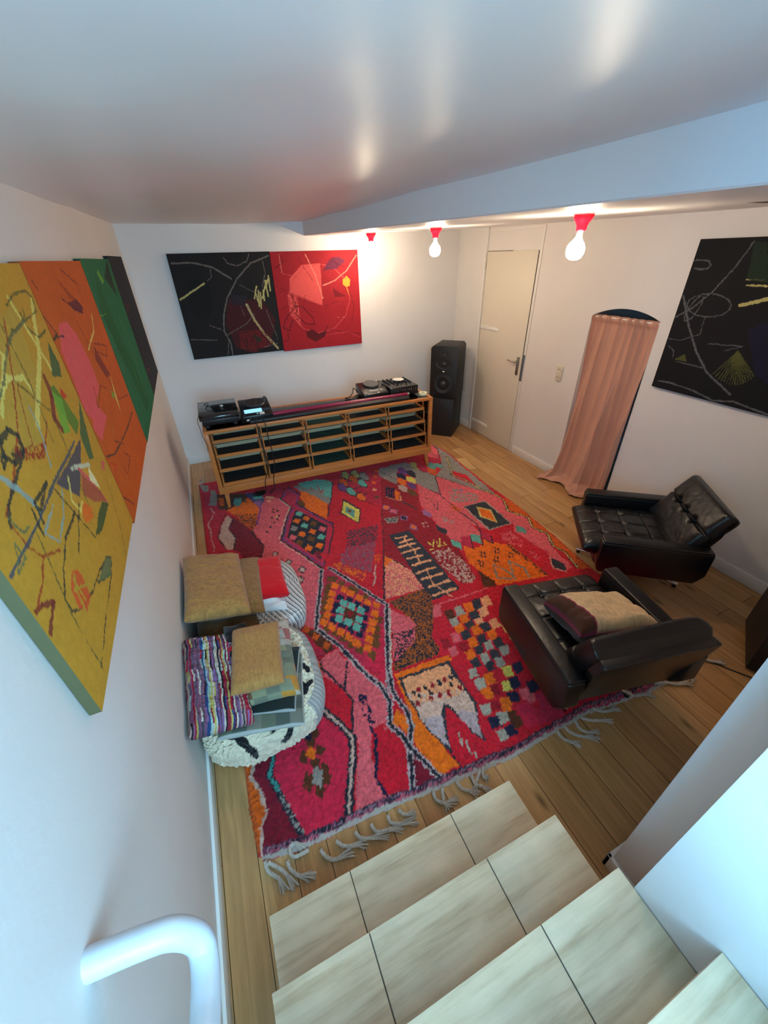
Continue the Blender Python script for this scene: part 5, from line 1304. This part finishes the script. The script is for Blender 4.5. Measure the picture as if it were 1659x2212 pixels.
PL=[([(-0.309, 1.239, 0.263), (-0.271, 1.221, 0.263), (-0.24, 1.181, 0.24), (-0.228, 1.165, 0.208), (-0.212, 1.162, 0.137)], 0.013), ([(0.011, 1.186, 0.243), (-0.019, 1.179, 0.238), (-0.039, 1.164, 0.199), (-0.075, 1.161, 0.15)], 0.012), ([(0.09, 1.49, 0.278), (0.112, 1.455, 0.275), (0.131, 1.413, 0.269)], 0.009), ([(0.07, 1.36, 0.279), (0.096, 1.324, 0.272), (0.084, 1.302, 0.273)], 0.012), ([(-0.108, 1.185, 0.247), (-0.075, 1.204, 0.26)], 0.009), ([(0.126, 1.35, 0.267), (0.087, 1.315, 0.272)], 0.010)]
cxA,cyA=-.128,1.515
def colA(P,T,Pp):
    x=P[:,0]+cxA; y=P[:,1]+cyA; n_=len(x); C=np.tile(np.array(lin('#dccdb2')),(n_,1))*(1+vnoise(P,135,2)*.16+vnoise(P,78,1)*.08)[:,None]; D=np.ones(n_)
    wx=x+vnoise(P,50,3)*.005; wy=y+vnoise(P,50,4)*.005
    for pts,wd_ in PL:
        for p1,p2 in zip(pts,pts[1:]):
            A_=np.array(p1)-np.array([0,0,.151]); d_=np.array(p2)-np.array(p1); Q=np.stack([wx,wy,P[:,2]],-1)-A_; t=np.clip(Q@d_/(d_@d_),0,1); q=np.linalg.norm(Q*np.array([1,1,.8])-t[:,None]*d_*np.array([1,1,.8]),axis=1)<wd_*1.3; C[q]=lin('#17161a')
    rho=((np.abs(P[:,0])/.325)**(2/.62)+(np.abs(P[:,1])/.355)**(2/.62))**.31; pl=(T>-.95)&(T<2.6)&((rho>.87)|(P[:,2]<.06)); s1=((P[:,2]*95)%1<.5); s2=(((T*a_*14.)%1)<.5) if 0 else ((T*11)%1<.45); fine=((T*46)%1<.5)^((P[:,2]*170)%1<.5)
    g=np.where(fine,.62,.10)*np.where(s2,.8,1.15); C[pl]=(np.stack([g,g*.97,g*.92],-1))[pl]; D[pl]=.08
    return C,D
pouf('floor_cushion','big cream shaggy floor cushion with black lines and plaid sides, nearest on the floor',cxA,cyA,.325,.355,.27,colA,shag,SH,.5,.62,620,250)
def colB(P,T,Pp):
    top=P[:,2]>.045; st=np.where(top,P[:,0]*34+P[:,1]*13+vnoise(P,5,3)*.7,T*9+vnoise(P,9,2)*.35); f=(st*1.0)%1; g=np.where(f<.28,.10,np.where(f<.5,.55,np.where(f<.62,.22,.72)))
    return np.stack([g,g*.94,g*.90],-1),np.ones(len(f))*.25
pouf('floor_cushion','grey and white striped floor cushion under the red cushion',-.075,2.22,.345,.38,.22,colB,lambda P:vnoise(P,14,3)*.012,VC,.45,.6,360,120)
def brown(h='#94693a'):
    b0=np.array(lin(h))
    def f(u,v,s):
        n1=vnoise(np.stack([u*9,v*26,u*0],-1),1.6,3)+.6*vnoise(np.stack([u*20,v*60,u*0],-1),1.5,5); return b0*(1+.22*n1)[:,None]
    return f
def brownv(u,v,s):
    n1=vnoise(np.stack([u*26,v*9,u*0],-1),1.6,3)+.6*vnoise(np.stack([u*60,v*20,u*0],-1),1.5,5); return np.array(lin('#a67640'))*(1+.22*n1)[:,None]
def cth(name,label,w,d,th,M,colf,m=VC,cat='cushion',group=None,**k):
    o=cushion(name,w,d,th,Matrix.Rotation(0,4,'Z'),colf,m,**k); o.matrix_world=M; return tag(o,label,cat,group)
cth('throw_cushion','dark brown cushion lowest in the brown stack, half hidden against the left wall',.36,.50,.11,TR(-.235,2.02,.265,.05,.04,.06),brown('#5c4022'),wr=.006,seed=2,res=110)
cth('throw_cushion','white cushion peeking out below the red one',.32,.44,.10,TR(.0,2.19,.245,-.12,.0,.12),flat('#dfe2e2'),wr=.012,seed=6,res=100)
cth('throw_cushion','plain bright red cushion on the striped floor cushion',.29,.42,.10,TR(.035,2.25,.290,-.05,.03,.10),flat('#cc0f18'),wr=.003,seed=8,p=6,res=90)
cth('throw_cushion','brown ribbed cushion second from the top of its stack, beside the red one',.38,.56,.11,TR(-.165,2.19,.345,-.1,.0,.14),brown('#8a6236'),wr=.006,seed=9,res=120)
cth('throw_cushion','large brown ribbed cushion on top of the far stack against the left wall',.355,.60,.13,TR(-.255,2.15,.435,.0,.0,.24),brown('#a0723e'),wr=.006,seed=11,res=130,p=5,pinch=.03)
# near stack
def patch(u,v,s):
    pal=[lin(c) for c in ('#6c4a34','#7c8068','#a8603e','#8a8a6a','#b07c30','#8c4a3a','#6a6c5c','#a49a8c')]; a=np.floor((u+v*.35)*2.3+5+.15*np.sign(np.sin(v*9))).astype(int); b=np.floor(v*3.2+5).astype(int); idx=(a*3+b*5)%8; C=np.array(pal)[idx]
    top=v>.15; gidx=(a+b)%3; gp=np.array([lin(c) for c in ('#a39a8e','#9a5a54','#b0a89c')]); C[top]=gp[gidx[top]]; return C*(1+.08*vnoise(np.stack([u,v,u*0],-1),30,1))[:,None]
def blanket(u,v,s):
    a=np.floor(u*3+9).astype(int); b=np.floor(v*3+9).astype(int); pal=np.array([lin(c) for c in ('#5c6050','#4a5048','#6e6c60')]); C=pal[(a+b*2)%3]; r=np.maximum(np.abs(u),np.abs(v)); C[(r>.972)]=lin('#a8aaa4'); return C
cth('folded_blanket','grey-green checked fabric with pale piping, lowest on the shaggy cushion',.40,.40,.055,TR(-.11,1.37,.285,-.22,.02,.04),blanket,cat='blanket',wr=.008,seed=3,res=110,p=10,pinch=.02)
cth('folded_blanket','dark green-black cushion cover with pale piping under the patchwork cushion',.36,.38,.05,TR(-.10,1.42,.325,-.30,.0,.02),lambda u,v,s: np.where((np.maximum(np.abs(u),np.abs(v))>.968)[:,None],np.array(lin('#9a9c98')),np.array(lin('#1c2422'))),cat='blanket',wr=.006,seed=13,res=110,p=10,pinch=.02)
cth('throw_cushion','woven patchwork cushion in grey, rust and ochre under the small brown cushion',.30,.50,.08,TR(-.065,1.50,.372,-.10,.02,.06),patch,wr=.004,seed=5,res=150,p=5)
def rag(u,v,s):
    pal=np.array([lin(c) for c in ('#b4aca0','#6a2438','#2c4470','#7c5c88','#a82438','#8c1c30','#5c4a5c','#a89c54','#241c24','#7c5068','#a08880','#3c3c44','#8ca8a0','#8c2c3c')])
    x=u+.02*np.sin(v*7)+.012*np.sin(v*19+u*9); k=np.floor(x*19+30).astype(int); rs=np.random.RandomState(8); tab=rs.randint(0,14,200); seg=np.floor(v*4+k*1.7+9).astype(int); idx=tab[(k*5+ (seg%7)*(k%3==0))%200]; C=pal[idx]*(1+.35*vnoise(np.stack([u*40,v*9,u*0],-1),1,2))[:,None]
    return np.clip(C,0,1)
RAG=mat('rag_weave',vcol=True,rough=.95,bump=.006,bscale=120,spec=.15)
cth('rag_rug_cushion','thick cushion in multicoloured rag weave stripes leaning on the left wall',.27,.54,.13,TR(-.310,1.455,.405,.03,.03,.30),rag,RAG,wr=.006,seed=6,res=170,p=9,pinch=.02,tuft=.005,tscale=90,rough_edge=.006)
cth('tote_bag','black bag with red patches between the rag cushion and the small brown one',.12,.40,.07,TR(-.190,1.56,.420,-.05,.03,.1),lambda u,v,s: np.where(((v>-.55)&(v<.35)&(np.abs(u)<.8)&(np.sin(v*17)>-.2))[:,None],np.array(lin('#b41420')),np.array(lin('#151316'))),cat='bag',wr=.012,seed=15,res=60)
cth('throw_cushion','small brown ribbed cushion on top of the near pile',.245,.385,.085,TR(-.098,1.475,.452,-.13,.02,.03),brownv,wr=.004,seed=17,res=130,p=6,pinch=.02)
